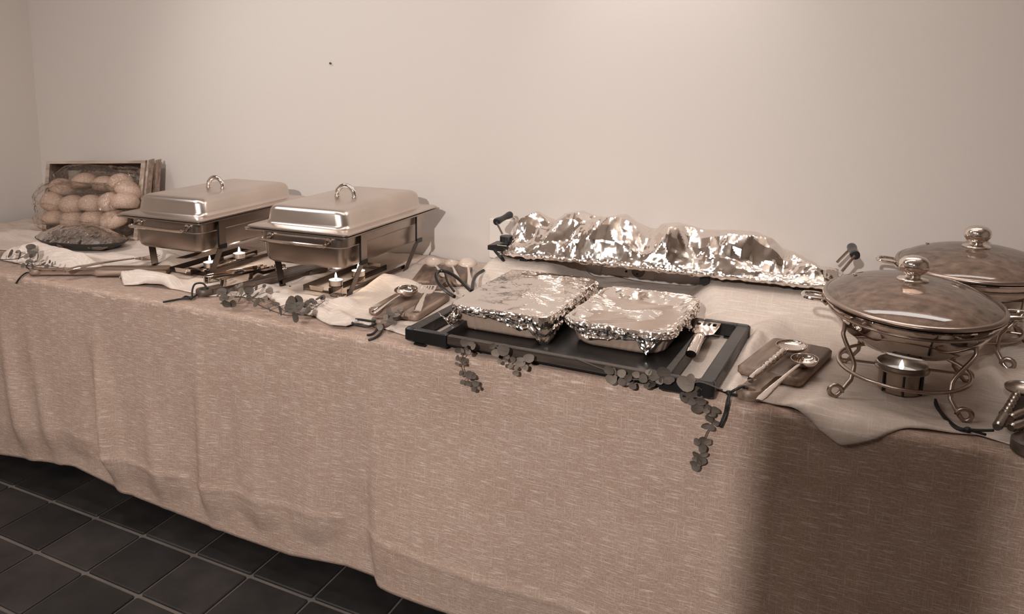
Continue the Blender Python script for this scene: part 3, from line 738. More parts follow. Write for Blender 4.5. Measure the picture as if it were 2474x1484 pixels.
def plate_foil():
    mb = MB(); x0, x1 = .070, 1.005
    big = facets(5, 13, 3); mid = facets(8, 34, 8); sml = facets(13, 90, 20)
    def fn(u, v):
        x = lerp(x0, x1, u); crest = interp(SIL, x) - .004
        edge = min(1, min(u, 1-u)/.05)
        prof = [(0, .640, .846), (.06, .622, .847), (.13, .616, .856), (.20, .622, .862), (.32, .645, lerp(.866, crest, .38)), (.5, .69, lerp(.866, crest, .88)), (.62, .725, crest), (.76, .77, crest-.012), (.9, .83, lerp(.87, crest, .3)), (1, .856, .852)]
        for (a, ya, za), (b, yb, zb) in zip(prof, prof[1:]):
            if v <= b: t = (v-a)/(b-a); y, z = lerp(ya, yb, t), lerp(za, zb, t); break
        env = ss(.16, .45, v)*(1-.6*ss(.62, .8, v))
        X, Y = x-.53, (v-.5)*.24
        z += env*(.034*big(u, v) + .0075*mid(u, v)) + .0022*sml(u, v)*(1-.75*ss(.3, .6, v)); y += env*(.014*big(u+.31, v) + .008*mid(u, v+.2))
        z = min(z, crest + .010)
        rag = .008*noise.noise((x*30, 0, 5)) + .005*noise.noise((x*90, 1, 5))
        if v < .12: z += rag*(1-v/.12)
        fine = .55*(1-ss(.14, .30, v))
        y += fine*(.005*noise.noise((x*42, z*60, 1)) + .0035*noise.noise((x*110, z*130, 3))); z += fine*.003*noise.noise((x*80, v*24, 2))
        if edge < 1:
            z = lerp(.842 + .02*v*(1-v)*4, z, edge); y = lerp(lerp(.66, .82, v), y, ss(0, 1, edge))
            z += .006*noise.noise((u*300, v*30, 7)); x += .006*noise.noise((v*25, u*40, 9))
        y = min(y + .004*noise.noise((x*14, v*8, 4)), .864)
        return (x-ox, y-oy, z-oz)
    mb.grid(fn, 260, 72)
    o = mb.build('foil_wrap', M_foilb, hp, angle=5)
    so = o.modifiers.new('thickness', 'SOLIDIFY'); so.thickness = .0006; so.offset = -1
plate_foil()

# ------------------------------------------------------------------ oval glass-lidded pans on wire stands
def wok(cx, cy, a, b, rot, zr, label, glabel, food=True):
    """oval steel pan with glass lid; zr = height of the lid rim"""
    z0 = .7535; t = empty('lidded_pan', (cx, cy, z0), label, 'chafing pan', 'glass-lidded pans on wire stands', rot); h = zr-z0
    Sc = Matrix.Diagonal((1, b/a, 1, 1))
    pan = MB().lathe([(.001, h-.096), (a*.42, h-.0945), (a*.62, h-.084), (a*.80, h-.060), (a*.91, h-.030), (a*.955, h-.012), (a*1.0, h-.008), (a*1.005, h-.005), (a*.97, h-.004), (a*.94, h-.012), (a*.86, h-.034), (a*.6, h-.074), (.001, h-.083)], 56, M=Sc, c0=False, c1=False).build('pan', M_panst, t, angle=30)
    MB().lathe([(a*.86, h-.030), (a*.7, h-.022), (a*.4, h-.015), (.001, h-.012)], 48, M=Sc, c0=False).build('food', M_food, t)
    lid = MB().lathe([(a*.985, h+.001), (a*.955, h+.006), (a*.86, h+.016), (a*.70, h+.027), (a*.50, h+.0355), (a*.28, h+.0405), (a*.02, h+.042)], 64, M=Sc, c0=False).build('glass_lid', M_glass, t, angle=180)
    MB().lathe([(a*.955, h-.0035), (a*1.0, h-.0035), (a*1.012, h+.000), (a*1.0, h+.0045), (a*.965, h+.005)], 64, M=Sc, c0=False, c1=False).build('lid_rim', M_wire, lid, angle=180)
    kn = MB().lathe([(.027, h+.0405), (.028, h+.043), (.026, h+.0455), (.014, h+.048), (.013, h+.052), (.020, h+.057), (.0262, h+.066), (.0272, h+.073), (.0255, h+.081), (.019, h+.088), (.009, h+.0915), (.0005, h+.092)], 32, c0=True, c1=False)
    kn.build('knob', M_chrome, lid, angle=60)
    MB().lathe([(.004, h+.0), (.0045, h+.002), (.0025, h+.003)], 12, M=Matrix.Translation((-a*.62, b*.28, .0285))).build('steam_vent', M_chrome, lid)
    for s in (-1, 1):
        hd = spline([(s*a*.955, .026, h-.020), (s*(a+.004), .026, h-.012), (s*(a+.026), .025, h-.010), (s*(a+.036), .013, h-.009), (s*(a+.036), -.013, h-.009), (s*(a+.026), -.025, h-.010), (s*(a+.004), -.026, h-.012), (s*a*.955, -.026, h-.020)], 5)
        MB().tube(hd, .0042, 8).build('handle', M_chrome, pan)
    # wire stand: an oval ring, a cross bar, four bent legs ending in curls
    st = MB(); ra, rb, hz = a*.72, b*.66, .050
    oy_ = -.047
    ox_ = -.010; st.tube([(ox_+ra*cos(2*pi*k/48), oy_+rb*sin(2*pi*k/48), hz) for k in range(48)], .0039, 8, closed=True)
    st = st.build('stand_ring', M_wire, t, angle=180)
    for s in (-1, 1): MB().tube([(ox_+s*ra, oy_, hz), (ox_+s*.040, oy_, hz)], .0026, 8).build('cross_bar', M_wire, t)
    MB().tube([(a*.93*cos(2*pi*k/48), b*.93*sin(2*pi*k/48), h-.0245) for k in range(48)], .0026, 6, closed=True).build('support_ring', M_wire, t, angle=180)
    for sx in (-1, 1):
        for sy in (-1, 1):
            fx, fy = {(-1,-1): (-.124,-.147), (1,-1): (.068,-.181), (-1,1): (-.092,.084), (1,1): (.109,.052)}[(sx, sy)]
            tx, ty = {(-1,-1): (-.119,-.086), (1,-1): (.093,-.126), (-1,1): (-.105,.075), (1,1): (.118,.035)}[(sx, sy)]
            def q(k, z): f = max(0, min(1, (k-.97)/.33)); return (lerp(fx, tx, f), lerp(fy, ty, f), z)
            e = Vector((sx, sy*.1, 0)).normalized()
            foot = Vector(q(.98, .0055)); curl = []
            for i in range(11):
                ang = -pi/2 + i/10*1.55*pi
                curl.append(tuple(Vector((foot.x, foot.y, .0)) + e*(.006+.0115*cos(ang)) + Vector((0, 0, .0150+.0115*sin(ang)))))
            T_, F_ = Vector((tx, ty, 0)), Vector((fx, fy, 0)); iw = Vector((-sx, -sy*.25, 0))*.021
            def w(t, k, z): v = T_.lerp(F_, t) + iw*k; return (v.x, v.y, z)
            pts = spline([w(0, 0, h-.020), w(.05, 0, .128), w(.12, 0, .112), w(.5, .95, .072), w(.62, 1.05, .056), w(.80, .9, .036)], 4) + [Vector(p) for p in ([(foot.x, foot.y, .010)] + curl)]
            MB().tube(pts, .0041, 8).build('leg', M_wire, t, angle=180)
    # burner cup hung from the cross bars
    bx = empty('burner_cup', (cx-oy_*sin(rot)+ox_, cy+oy_*cos(rot), z0), glabel, 'burner', 'burner cups under the glass-lidded pans')
    Sb = Matrix.Diagonal((1, 1.18, 1, 1))
    MB().lathe([(.037, .002), (.039, .004), (.040, .046), (.0475, .047), (.048, .050), (.045, .052), (.0445, .058), (.043, .0595), (.0415, .057), (.039, .046), (.037, .030), (.0005, .028)], 40, M=Sb).build('cup', M_steel2, bx, angle=30)
    for k in range(3):
        an = -2.4 + k*.9
        MB().tube([(.0415*cos(an), .0415*sin(an)*1.18, .046), (.0415*cos(an), .0415*sin(an)*1.18, .004)], .0022, 6).build('cage_wire', M_black, bx)
    MB().lathe([(.0385, .036), (.030, .0375), (.0005, .0372)], 28, M=Sb, c0=False).build('fuel_gel', M_wax2, bx)
    MB().lathe([(.0004, .037), (.0035, .041), (.0045, .046), (.003, .053), (.0004, .060)], 12, M=Matrix.Translation((0, .012, 0))).build('flame', M_flame2, bx)
    return t
M_wax2 = emit('lit_fuel', (1, .90, .80, 1), .55); M_flame2 = emit('low_flame', (1, .93, .84, 1), 3)
wok(1.1182, .266, .1560, .217, .076, .9315, 'oval steel pan with steamed glass lid, in front, full in view', 'steel burner cup with lit fuel under the front glass-lidded pan')
wok(1.258, .642, .155, .202, -.10, .942, 'oval steel pan with glass lid, behind the front one and cut by the photo edge', 'steel burner cup under the rear glass-lidded pan')

# ------------------------------------------------------------------ wooden boards with ring handles
def board(x, y, rot, w, L, hl, label, m, th=.018, z=.7555, ring=.024, cordpts=(), cr=.0022, round_=.014, tilt=0):
    """board panel centred at local (0, L/2); handle runs to local -y and ends in a ring"""
    t = empty('serving_board', (x, y, z), label, 'serving board', 'wooden boards with ring handles', rot)
    if tilt: t.rotation_euler.y = tilt
    poly = [(p[0], p[1]) for p in rrect(-w/2, w/2, 0, L, round_, 4, 0)]
    MB().prism(poly, 0, th, b=.0045).build('panel', m, t, angle=50)
    nk = ring*.62
    neck = [(-nk*1.7, .004), (-nk*1.05, -.014), (-nk, -hl+ring*.7), (nk, -hl+ring*.7), (nk*1.05, -.014), (nk*1.7, .004)][::-1]
    MB().prism(neck, .001, th-.001, b=.003).build('neck', m, t, angle=50)
    rp = [(ring*.50, .003), (ring*.62, 0), (ring*.9, 0), (ring, .004), (ring, th-.004), (ring*.9, th), (ring*.62, th), (ring*.50, th-.003), (ring*.50, .003)]
    MB().lathe(rp, 28, M=Matrix.Translation((0, -hl, 0)), c0=False, c1=False).build('ring_handle', m, t)
    Mi = (Matrix.Translation((x, y, z)) @ Matrix.Rotation(rot, 4, 'Z')).inverted()
    for i, pts in enumerate(cordpts):
        MB().tube(spline([Mi @ Vector(p) for p in pts], 5), cr, 7).build('cord', M_cord, t, angle=180)
    return t
def knot(t, p, r=.005):
    Mi = (Matrix.Translation(t.location) @ Matrix.Rotation(t.rotation_euler.z, 4, 'Z')).inverted()
    MB().sphere(Mi @ Vector(p), r, 10, 6, (1.1, 1, .9)).build('knot', M_cord, t, angle=180)
# right of the tray
bR = board(.876, .137, -.205, .128, .252, .115, 'brown board with cord tassel, between the black tray and the front glass-lidded pan', M_board, th=.020,
  cordpts=([(0.8490, 0.0140, 0.7790),(0.8430, 0.0140, 0.7810),(0.8320, 0.0020, 0.7780),(0.8190, 0.0040, 0.7660)], [(0.8430, 0.0110, 0.7600),(0.8320, 0.0110, 0.7620),(0.8190, 0.0020, 0.7660)],
           [(0.8190, 0.0070, 0.7640),(0.8180, -0.0150, 0.7540),(0.8160, -0.0160, 0.7340),(0.8120, -0.0200, 0.7170),(0.8080, -0.0220, 0.7030)], [(0.8190, 0.0080, 0.7640),(0.8210, -0.0190, 0.7560),(0.8190, -0.0180, 0.7350),(0.8150, -0.0230, 0.7190),(0.8100, -0.0250, 0.7050)]), cr=.0026)
knot(bR, (0.8180, 0.0070, 0.7650), .006)
# middle
bC = board(-.030, .155, .045, .150, .230, .065, 'brown board under the ladle and slotted turner, left of the black tray', M_board, th=.020,
  cordpts=([(-0.0240, 0.0760, 0.7720),(-0.0400, 0.0630, 0.7720),(-0.0810, 0.0720, 0.7680),(-0.0970, 0.0670, 0.7660),(-0.0880, 0.0500, 0.7630),(-0.0630, 0.0430, 0.7620),(-0.0390, 0.0480, 0.7620),(-0.0280, 0.0670, 0.7660),(-0.0170, 0.0780, 0.7680)],
           [(-0.0120, 0.0750, 0.7640),(0.0030, 0.0420, 0.7560),(0.0090, 0.0030, 0.7540),(-0.0050, -0.0100, 0.7480)], [(-0.0150, 0.0650, 0.7620),(-0.0080, 0.0210, 0.7560),(-0.0150, 0.0020, 0.7560)]), cr=.0032)
knot(bC, (-0.0290, 0.0710, 0.7670), .006)
# with the tongs, left of the middle
bT = board(-.615, .185, -.30, .090, .36, .085, 'narrow brown board carrying two pairs of tongs, its ring beside the eucalyptus', M_boardd, th=.018, ring=.026,
  cordpts=([(-0.6250, 0.0990, 0.7770),(-0.6570, 0.1170, 0.7840),(-0.6790, 0.1080, 0.7820),(-0.6720, 0.0870, 0.7700),(-0.6500, 0.0610, 0.7590)], [(-0.6470, 0.0780, 0.7590),(-0.6440, 0.0470, 0.7570),(-0.6650, 0.0350, 0.7560),(-0.6940, -0.0130, 0.7540)], [(-0.6420, 0.0480, 0.7570),(-0.6680, 0.0550, 0.7580),(-0.6640, 0.0360, 0.7570)]), cr=.0030)
knot(bT, (-0.6400, 0.0460, 0.7590), .006)
# left end
bL = board(-1.135, .135, -1.07, .085, .24, .205, 'worn brown board under the serving fork at the left end, nearest the table edge', M_board, th=.018, ring=.024,
  cordpts=([(-1.3030, 0.0230, 0.7650),(-1.3520, 0.0360, 0.7680),(-1.3790, 0.0460, 0.7700),(-1.4040, 0.0710, 0.7720)], [(-1.3140, 0.0280, 0.7570),(-1.3560, 0.0310, 0.7560),(-1.3400, -0.0030, 0.7540),(-1.3550, -0.0080, 0.7380),(-1.3610, -0.0120, 0.7280)]), cr=.0026)
# far right, cut by the photo edge
bF = board(1.325, .075, -.33, .15, .27, .085, 'dark board with black cord at the right edge of the photo', M_boardd, th=.026, ring=.036,
  cordpts=([(1.2370, -0.0050, 0.7840),(1.2220, 0.0090, 0.7750),(1.2090, 0.0430, 0.7600)], [(1.2280, 0.0060, 0.7700),(1.2190, 0.0240, 0.7650),(1.2090, 0.0410, 0.7600)],
           [(1.2090, 0.0430, 0.7600),(1.1950, 0.0480, 0.7580),(1.1820, 0.0790, 0.7580),(1.1720, 0.1280, 0.7580),(1.1680, 0.1690, 0.7620)], [(1.2100, 0.0430, 0.7580),(1.1920, 0.0430, 0.7580),(1.1790, 0.0830, 0.7570),(1.1690, 0.1400, 0.7570),(1.1670, 0.1600, 0.7600)]), cr=.0026)
knot(bF, (1.2080, 0.0410, 0.7600), .006)
# at the back, carrying the cream spoons
bB = board(-.07, .515, .30, .165, .22, .06, 'brown board with cream spoons at the back, beside the coiled black cable', M_board, th=.016, ring=.026)

# ------------------------------------------------------------------ serving utensils
def frame(a, b):
    """matrix with +y from a towards b, +z up, origin at a"""
    a, b = Vector(a), Vector(b); y = (b-a).normalized(); x = y.cross(Vector((0,0,1))).normalized(); z = x.cross(y)
    return Matrix((( x.x, y.x, z.x, a.x), (x.y, y.y, z.y, a.y), (x.z, y.z, z.z, a.z), (0,0,0,1))), (b-a).length
def spoon(name, label, cat, bowl, tip, rx, ry, depth, m, style='flat', group=None, tiltx=0.0):
    """bowl centre and handle tip in world; the bowl is an open shell"""
    M, L = frame(bowl, tip)
    t = bpy.data.objects.new(name, None); C.objects.link(t); t.matrix_world = M; t.empty_display_size = .02
    tag(t, label, cat, group)
    prof = []; n = 10
    for i in range(n+1):
        a = pi/2*i/n; prof.append((max(.0004, sin(a)), -cos(a)))
    out = [(r*rx, z*depth) for r, z in prof]; inn = [(max(.0004, (r*rx-.0012)), z*(depth-.0014)) for r, z in prof][::-1]
    bm = MB().lathe(out + inn, 28, M=Matrix.Rotation(tiltx, 4, 'X') @ Matrix.Diagonal((1, ry/rx, 1, 1)), c0=False, c1=False).build('bowl', m, t, angle=60)
    y0 = ry*.93
    if style == 'bead':
        h = MB(); h.tube([(0, y0-.004, -depth*.12), (0, y0+.014, .001)], [.0035, .005], 10)
        pf = []; L2 = L-y0-.014
        for i in range(49):
            f = i/48; r = (.0048 + .0030*abs(sin(f*pi*9))) if f < .62 else lerp(.0062, .0078, ss(.62, .75, f)) if f < .97 else .0060
            pf.append((r, f*L2))
        h.lathe(pf, 12, M=Matrix.Translation((0, y0+.014, .001)) @ Matrix.Rotation(-pi/2, 4, 'X'))
        h.build('handle', m, t, angle=60)
    else:
        pts = [(0, lerp(y0-.006, L, f), (-depth*.15 + .003*sin(f*pi))*(1-f*.6)) for f in [k/14 for k in range(15)]]
        w = [lerp(.0035, .0042, f) if f < .35 else lerp(.0042, .0085, ss(.35, .9, f)) for f in [k/14 for k in range(15)]]
        w[-1] = .006
        MB().tube(pts, w, 10, flat=(1, .28)).build('handle', m, t, angle=60)
    return t
def slotted(name, label, head, tip, w, hl, m, slots, hw=.010, group=None, hollow=False):
    M, L = frame(head, tip)
    t = bpy.data.objects.new(name, None); C.objects.link(t); t.matrix_world = M; t.empty_display_size = .02; tag(t, label, 'utensil', group)
    # blade: bars around slots
    hd = MB(); th = .0011; sl0, sl1 = -hl*.52, -hl*.52+hl*slots[1]
    nb = slots[0]; gap = w*1.5/(nb*2+1)
    hd.loft([[(x, -hl/2, z) for x in (-w*.94, w*.94)][::1] + [(w, -hl/2+.004, z), (w, sl0+.0, z), (-w, sl0+.0, z), (-w, -hl/2+.004, z)] for z in (0, th)]) if sl0 > -hl/2+.004 else None
    y0 = -hl/2; y1 = y0 + hl*.10; y2 = y1 + hl*slots[1]
    hd.box(-w, w, y0, y1, 0, th)
    x = -w
    hd.box(-w, -w*.74, y1, y2, 0, th); hd.box(w*.74, w, y1, y2, 0, th)
    for k in range(nb-1):
        c = lerp(-w*.74, w*.74, (k+1)/nb); hd.box(c-w*.085, c+w*.085, y1, y2, 0, th)
    hd.loft([[(-w, y2, z), (-w*.8, hl*.38, z), (-hw*.7, hl*.5, z), (hw*.7, hl*.5, z), (w*.8, hl*.38, z), (w, y2, z)] for z in (th, 0)])
    hd.build('blade', m, t, angle=30)
    h = MB(); pts = [(0, lerp(hl*.47, L, f), .001 + (.010*ss(0, .35, f) if hollow else .003*sin(f*pi))) for f in [k/10 for k in range(11)]]
    if hollow: h.tube(pts, [hw*.5, hw*.75] + [hw]*8 + [hw*.9], 14, flat=(1, .72))
    else: h.tube(pts, [hw*.6]*4 + [hw*.8]*3 + [hw]*4, 10, flat=(1, .25))
    hh = h.build('handle', m, t, angle=50)
    if hollow:
        M2 = Matrix.Translation((0, L-.012, .0150)) @ Matrix.Diagonal((1, 1.25, .35, 1))
        MB().lathe([(.0075, 0), (.0090, .002), (.0090, .006), (.0065, .008), (.0062, .003), (.0005, .002)], 18, M=M2, c0=False).build('hanging_hole', M_black, hh)
    return t
spoon('serving_spoon', 'round steel spoon with beaded handle on the board beside the tray', 'spoon', (0.9090, 0.2890, 0.7950), (0.8520, 0.0400, 0.7860), .031, .037, .014, M_chrome, 'bead')
spoon('serving_spoon', 'deep shiny steel spoon with plain flat handle, lying nearest the front glass-lidded pan', 'spoon', (0.9390, 0.2060, 0.7950), (0.8760, -0.0430, 0.7810), .026, .032, .019, M_chrome, 'flat')
spoon('ladle', 'steel ladle with deep bowl on the board left of the black tray', 'ladle', (-0.0590, 0.2900, 0.8000), (-0.0630, 0.1120, 0.7790), .033, .036, .024, M_chrome, 'flat')
slotted('slotted_turner', 'small slotted steel turner behind the ladle on the board left of the tray', (-0.0070, 0.3130, 0.8000), (0.0360, 0.1740, 0.7800), .025, .062, M_chrome, (5, .40), .010)
slotted('slotted_turner', 'slotted steel turner with thick round handle at the right end of the black tray', (0.7220, 0.3390, 0.7900), (0.7300, 0.0930, 0.7930), .029, .118, M_chrome, (4, .22), .0125, hollow=True)
spoon('serving_spoon', 'steel spoon with beaded handle on the dark board at the right photo edge', 'spoon', (1.2990, 0.1900, 0.8060), (1.2410, -0.0070, 0.7900), .026, .032, .013, M_steel2, 'bead')
spoon('serving_spoon', 'steel spoon handle poking in at the right edge, upper of two', 'spoon', (1.3540, 0.1830, 0.8030), (1.2660, 0.0480, 0.7900), .026, .032, .012, M_steel2, 'bead')
spoon('serving_spoon', 'steel spoon handle poking in at the right edge, lower of two', 'spoon', (1.3550, 0.1190, 0.8030), (1.2610, 0.0030, 0.7890), .026, .032, .012, M_steel2, 'bead')
for (b, tp, r, lab) in (((-0.1470, 0.6370, 0.8000), (-0.0700, 0.5580, 0.7760), .026, 'cream serving spoon on the back board, leftmost of three'),
                        ((-0.0930, 0.6600, 0.7970), (0.0120, 0.4990, 0.7760), .024, 'cream serving spoon on the back board, middle of three'),
                        ((-0.0330, 0.6570, 0.8000), (0.0470, 0.4950, 0.7760), .030, 'cream serving spoon on the back board, rightmost of three, turned face down')):
    s = spoon('cream_spoon', lab, 'spoon', b, tp, r, r*1.15, .018, M_cream, 'flat', 'cream spoons')
    if 'face down' in lab: s.rotation_mode = 'QUATERNION'; s.matrix_world = s.matrix_world @ Matrix.Rotation(pi, 4, 'Y')
# serving fork at the left end
def serving_fork(head, tip):
    M, L = frame(head, tip); t = bpy.data.objects.new('serving_fork', None); C.objects.link(t); t.matrix_world = M
    tag(t, 'steel serving fork with ornate handle on the board at the left end', 'fork')
    hd = MB(); w = .030
    for i in range(4):
        x = lerp(-w*.85, w*.85, i/3)
        hd.loft([[(x+dx, y, z+dz) for dx, dz in ((-s, 0), (s, 0), (s, .0014), (-s, .0014))] for y, z, s in ((-.048, .004, .0016), (-.030, -.004, .0032), (-.006, -.006, .0042))])
    hd.loft([[(-w, -.008, z-.0055), (-w*.9, .016, z-.004), (-.007, .036, z), (.007, .036, z), (w*.9, .016, z-.004), (w, -.008, z-.0055)] for z in (.0012, 0)])
    hd.build('tines', M_chrome, t, angle=40)
    pts = [(0, lerp(.034, L, f), .002+.004*sin(f*pi)) for f in [k/16 for k in range(17)]]
    w_ = [.006+.004*f + (.004*abs(sin(f*14)) if f > .72 else 0) for f in [k/16 for k in range(17)]]
    MB().tube(pts, w_, 10, flat=(1, .45)).build('handle', M_chrome, t, angle=60)
serving_fork((-1.0760, 0.2860, 0.7860), (-1.1750, 0.0360, 0.7810))
# tongs: a sprung steel strip bent into a U, standing on its edge
def tongs(bend, heads, gap, label, claw):
    M, L = frame(bend, heads); t = bpy.data.objects.new('tongs', None); C.objects.link(t); t.matrix_world = M; tag(t, label, 'tongs', 'steel tongs')
    def strip(pts, h=.0105, th=.0007):
        mb = MB(); pts = [Vector(p) for p in pts]; loops = []
        for i, p in enumerate(pts):
            d = (pts[min(i+1, len(pts)-1)] - pts[max(i-1, 0)]); n = Vector((-d.y, d.x, 0)).normalized()
            loops.append([p + n*th + Vector((0,0,-h)), p - n*th + Vector((0,0,-h)), p - n*th + Vector((0,0,h)), p + n*th + Vector((0,0,h))])
        return mb.loft(loops)
    g = gap
    U = [(g*1.25*sin(a), .012-.014*cos(a), 0) for a in [pi*k/12 - pi/2 for k in range(13)]]
    strip(U).build('spring_bend', M_chrome, t, angle=60)
    for s in (-1, 1):
        pts = [(s*g*1.25, .012, 0), (s*g*1.15, L*.25, 0), (s*g*1.05, L*.45, 0), (s*g*.55, L*.60, 0), (s*g*.75, L*.72, 0), (s*g*.9, L*.86, 0)]
        ar = strip(spline(pts, 4)).build('arm', M_chrome, t, angle=60)
        if claw:
            MB().lathe([(.019*max(.02, sin(pi/2*i/6)), -.009*cos(pi/2*i/6)) for i in range(7)], 14, M=Matrix.Translation((s*g*1.25, L*.93, 0)) @ Matrix.Rotation(s*pi/2, 4, 'Y') @ Matrix.Diagonal((.75, 1.2, 1, 1)), c0=False, c1=False).build('claw', M_chrome, ar, angle=60)
        else:
            MB().box(s*g*.9-.001, s*g*.9+.001, L*.85, L, -.012, .010).build('claw', M_chrome, ar)
tongs((-0.5960, 0.1290, 0.7900), (-0.5600, 0.3880, 0.7880), .0095, 'steel tongs with scalloped claws on the narrow board, nearer pair', True)
tongs((-0.6670, 0.1360, 0.7900), (-0.6060, 0.3520, 0.7880), .0105, 'steel tongs lying behind the nearer pair on the narrow board', False)

# ------------------------------------------------------------------ eucalyptus
def leaf_me(i, m):
    r = random.Random(i); mb = MB(); n = 14; el = r.uniform(.85, 1.15)
    rim = []
    for k in range(n):
        a = 2*pi*k/n; q = 1 + .06*sin(3*a+i) - (.10 if k == 0 else 0)
        x, y = cos(a)*q*el, sin(a)*q; rim.append((x, y, .16*(x*x+y*y) + .10*x*y*r.uniform(-1, 1)))
    mid = [(p[0]*.55, p[1]*.55, p[2]*.25) for p in rim]
    vs = mid + rim + [(0, 0, -.03)]
    fs = [(k, (k+1) % n, n+(k+1) % n, n+k)[::-1] for k in range(n)] + [(2*n, k, (k+1) % n)[::1] for k in range(n)]
    mb.add(vs, fs)
    mb.add([(-1.0, 0, .13), (1.0, 0, .13), (0, .035, .0), (0, -.035, .0)], [(0, 2, 1), (0, 1, 3)])
    return mb.mesh('leaf', m, True, 180)
LEAF = [leaf_me(i, M_leaf) for i in range(4)] + [leaf_me(i+4, M_leafl) for i in range(3)]
def sprig(label, stem, leaves, seed, pale=.35):
    r = random.Random(seed); sp = spline(stem, 5); base = sp[0]
    t = empty('eucalyptus_sprig', base, label, 'eucalyptus')
    sm = MB(); sm.tube([p-base for p in sp], [lerp(.0016, .0008, i/len(sp)) for i in range(len(sp))], 6)
    camv = Vector(cam.matrix_world.translation)
    for (x, y, z, rad) in leaves:
        c = Vector((x, y, z)); q = min(sp, key=lambda p: (p-c).length); d = c-q
        if d.length > 1e-4:
            e = c - d.normalized()*min(rad*.9, d.length); sm.tube([q-base, e-base], .0007, 5)
        face = (Vector((0, -.75, .65)) if y > 0 else Vector((0, -1, .15))) + Vector((r.uniform(-.7, .7), r.uniform(-.5, .5), r.uniform(-.5, .5)))
        rot = face.to_track_quat('Z', 'Y').to_euler(); 
        o = put(random.choice(LEAF[4:] if r.random() < pale else LEAF[:4]), 'leaf', t, c-base, rot)
        k = rad*r.uniform(1.0, 1.25); o.scale = (k, k*r.uniform(.8, 1.0), k)
    sm.build('stem', M_stem, t, angle=180)
sprig('eucalyptus stalk hanging over the linen below the left end of the tray', [(0.2700, -0.0340, 0.7910), (0.2570, -0.0240, 0.7580), (0.2540, -0.0240, 0.7430), (0.2550, -0.0240, 0.7250), (0.2630, -0.0240, 0.7150), (0.2820, -0.0240, 0.6980), (0.2980, -0.0240, 0.6840)],
  [(0.2900,-0.0400,0.7890,0.0080), (0.2820,-0.0400,0.7960,0.0071), (0.2680,-0.0400,0.7950,0.0091), (0.2520,-0.0400,0.7740,0.0071), (0.2630,-0.0400,0.7760,0.0061), (0.2730,-0.0400,0.7810,0.0061), (0.2770,-0.0400,0.7740,0.0051), (0.2470,-0.0300,0.7510,0.0062), (0.2610,-0.0300,0.7500,0.0061), (0.2450,-0.0300,0.7370,0.0051), (0.2580,-0.0300,0.7390,0.0036), (0.2640,-0.0300,0.7400,0.0041), (0.2560,-0.0300,0.7160,0.0072), (0.2590,-0.0300,0.6950,0.0060), (0.2640,-0.0300,0.7170,0.0051), (0.2760,-0.0300,0.7160,0.0087), (0.2860,-0.0300,0.7140,0.0061), (0.2750,-0.0300,0.6950,0.0072), (0.2920,-0.0300,0.6980,0.0081), (0.2880,-0.0300,0.6840,0.0061), (0.3000,-0.0300,0.6890,0.0051)], 1, 0.35)
sprig('pale eucalyptus bunch at the table edge under the middle of the tray front', [(0.3400, -0.0340, 0.7970), (0.3600, -0.0340, 0.7810), (0.3860, -0.0240, 0.7630), (0.4270, -0.0340, 0.7830)],
  [(0.3350,-0.0400,0.7980,0.0074), (0.3430,-0.0400,0.7830,0.0094), (0.3620,-0.0400,0.7920,0.0113), (0.3700,-0.0400,0.7800,0.0064), (0.3480,-0.0300,0.7600,0.0060), (0.3630,-0.0300,0.7700,0.0050), (0.3670,-0.0300,0.7530,0.0040), (0.3750,-0.0300,0.7540,0.0059), (0.3840,-0.0400,0.7750,0.0059), (0.3890,-0.0300,0.7540,0.0059), (0.3870,-0.0300,0.7410,0.0069), (0.3970,-0.0300,0.7680,0.0093), (0.4030,-0.0300,0.7580,0.0059), (0.4100,-0.0300,0.7570,0.0059), (0.4200,-0.0400,0.7840,0.0097)], 2, 0.75)
sprig('eucalyptus twig lying along the tray front, its bare stem pointing left', [(0.5180, -0.0340, 0.7990), (0.5570, -0.0340, 0.7900), (0.5920, -0.0340, 0.7830), (0.6430, -0.0340, 0.7740), (0.6990, -0.0340, 0.7890), (0.7160, -0.0340, 0.7900)],
  [(0.5940,-0.0400,0.7880,0.0098), (0.6060,-0.0400,0.7880,0.0071), (0.5960,-0.0300,0.7660,0.0099), (0.6190,-0.0400,0.7850,0.0080), (0.6190,-0.0300,0.7650,0.0089), (0.6320,-0.0400,0.7780,0.0071), (0.6270,-0.0300,0.7650,0.0071), (0.6480,-0.0400,0.7880,0.0070), (0.6620,-0.0400,0.7820,0.0079), (0.6400,-0.0300,0.7590,0.0071), (0.6690,-0.0300,0.7650,0.0079), (0.6770,-0.0300,0.7680,0.0070), (0.6730,-0.0400,0.7970,0.0070), (0.6820,-0.0400,0.7930,0.0104), (0.6940,-0.0400,0.7840,0.0087), (0.7010,-0.0400,0.8040,0.0112), (0.7000,-0.0400,0.7870,0.0069), (0.7100,-0.0400,0.7870,0.0086), (0.7170,-0.0400,0.7900,0.0069)], 3, 0.4)
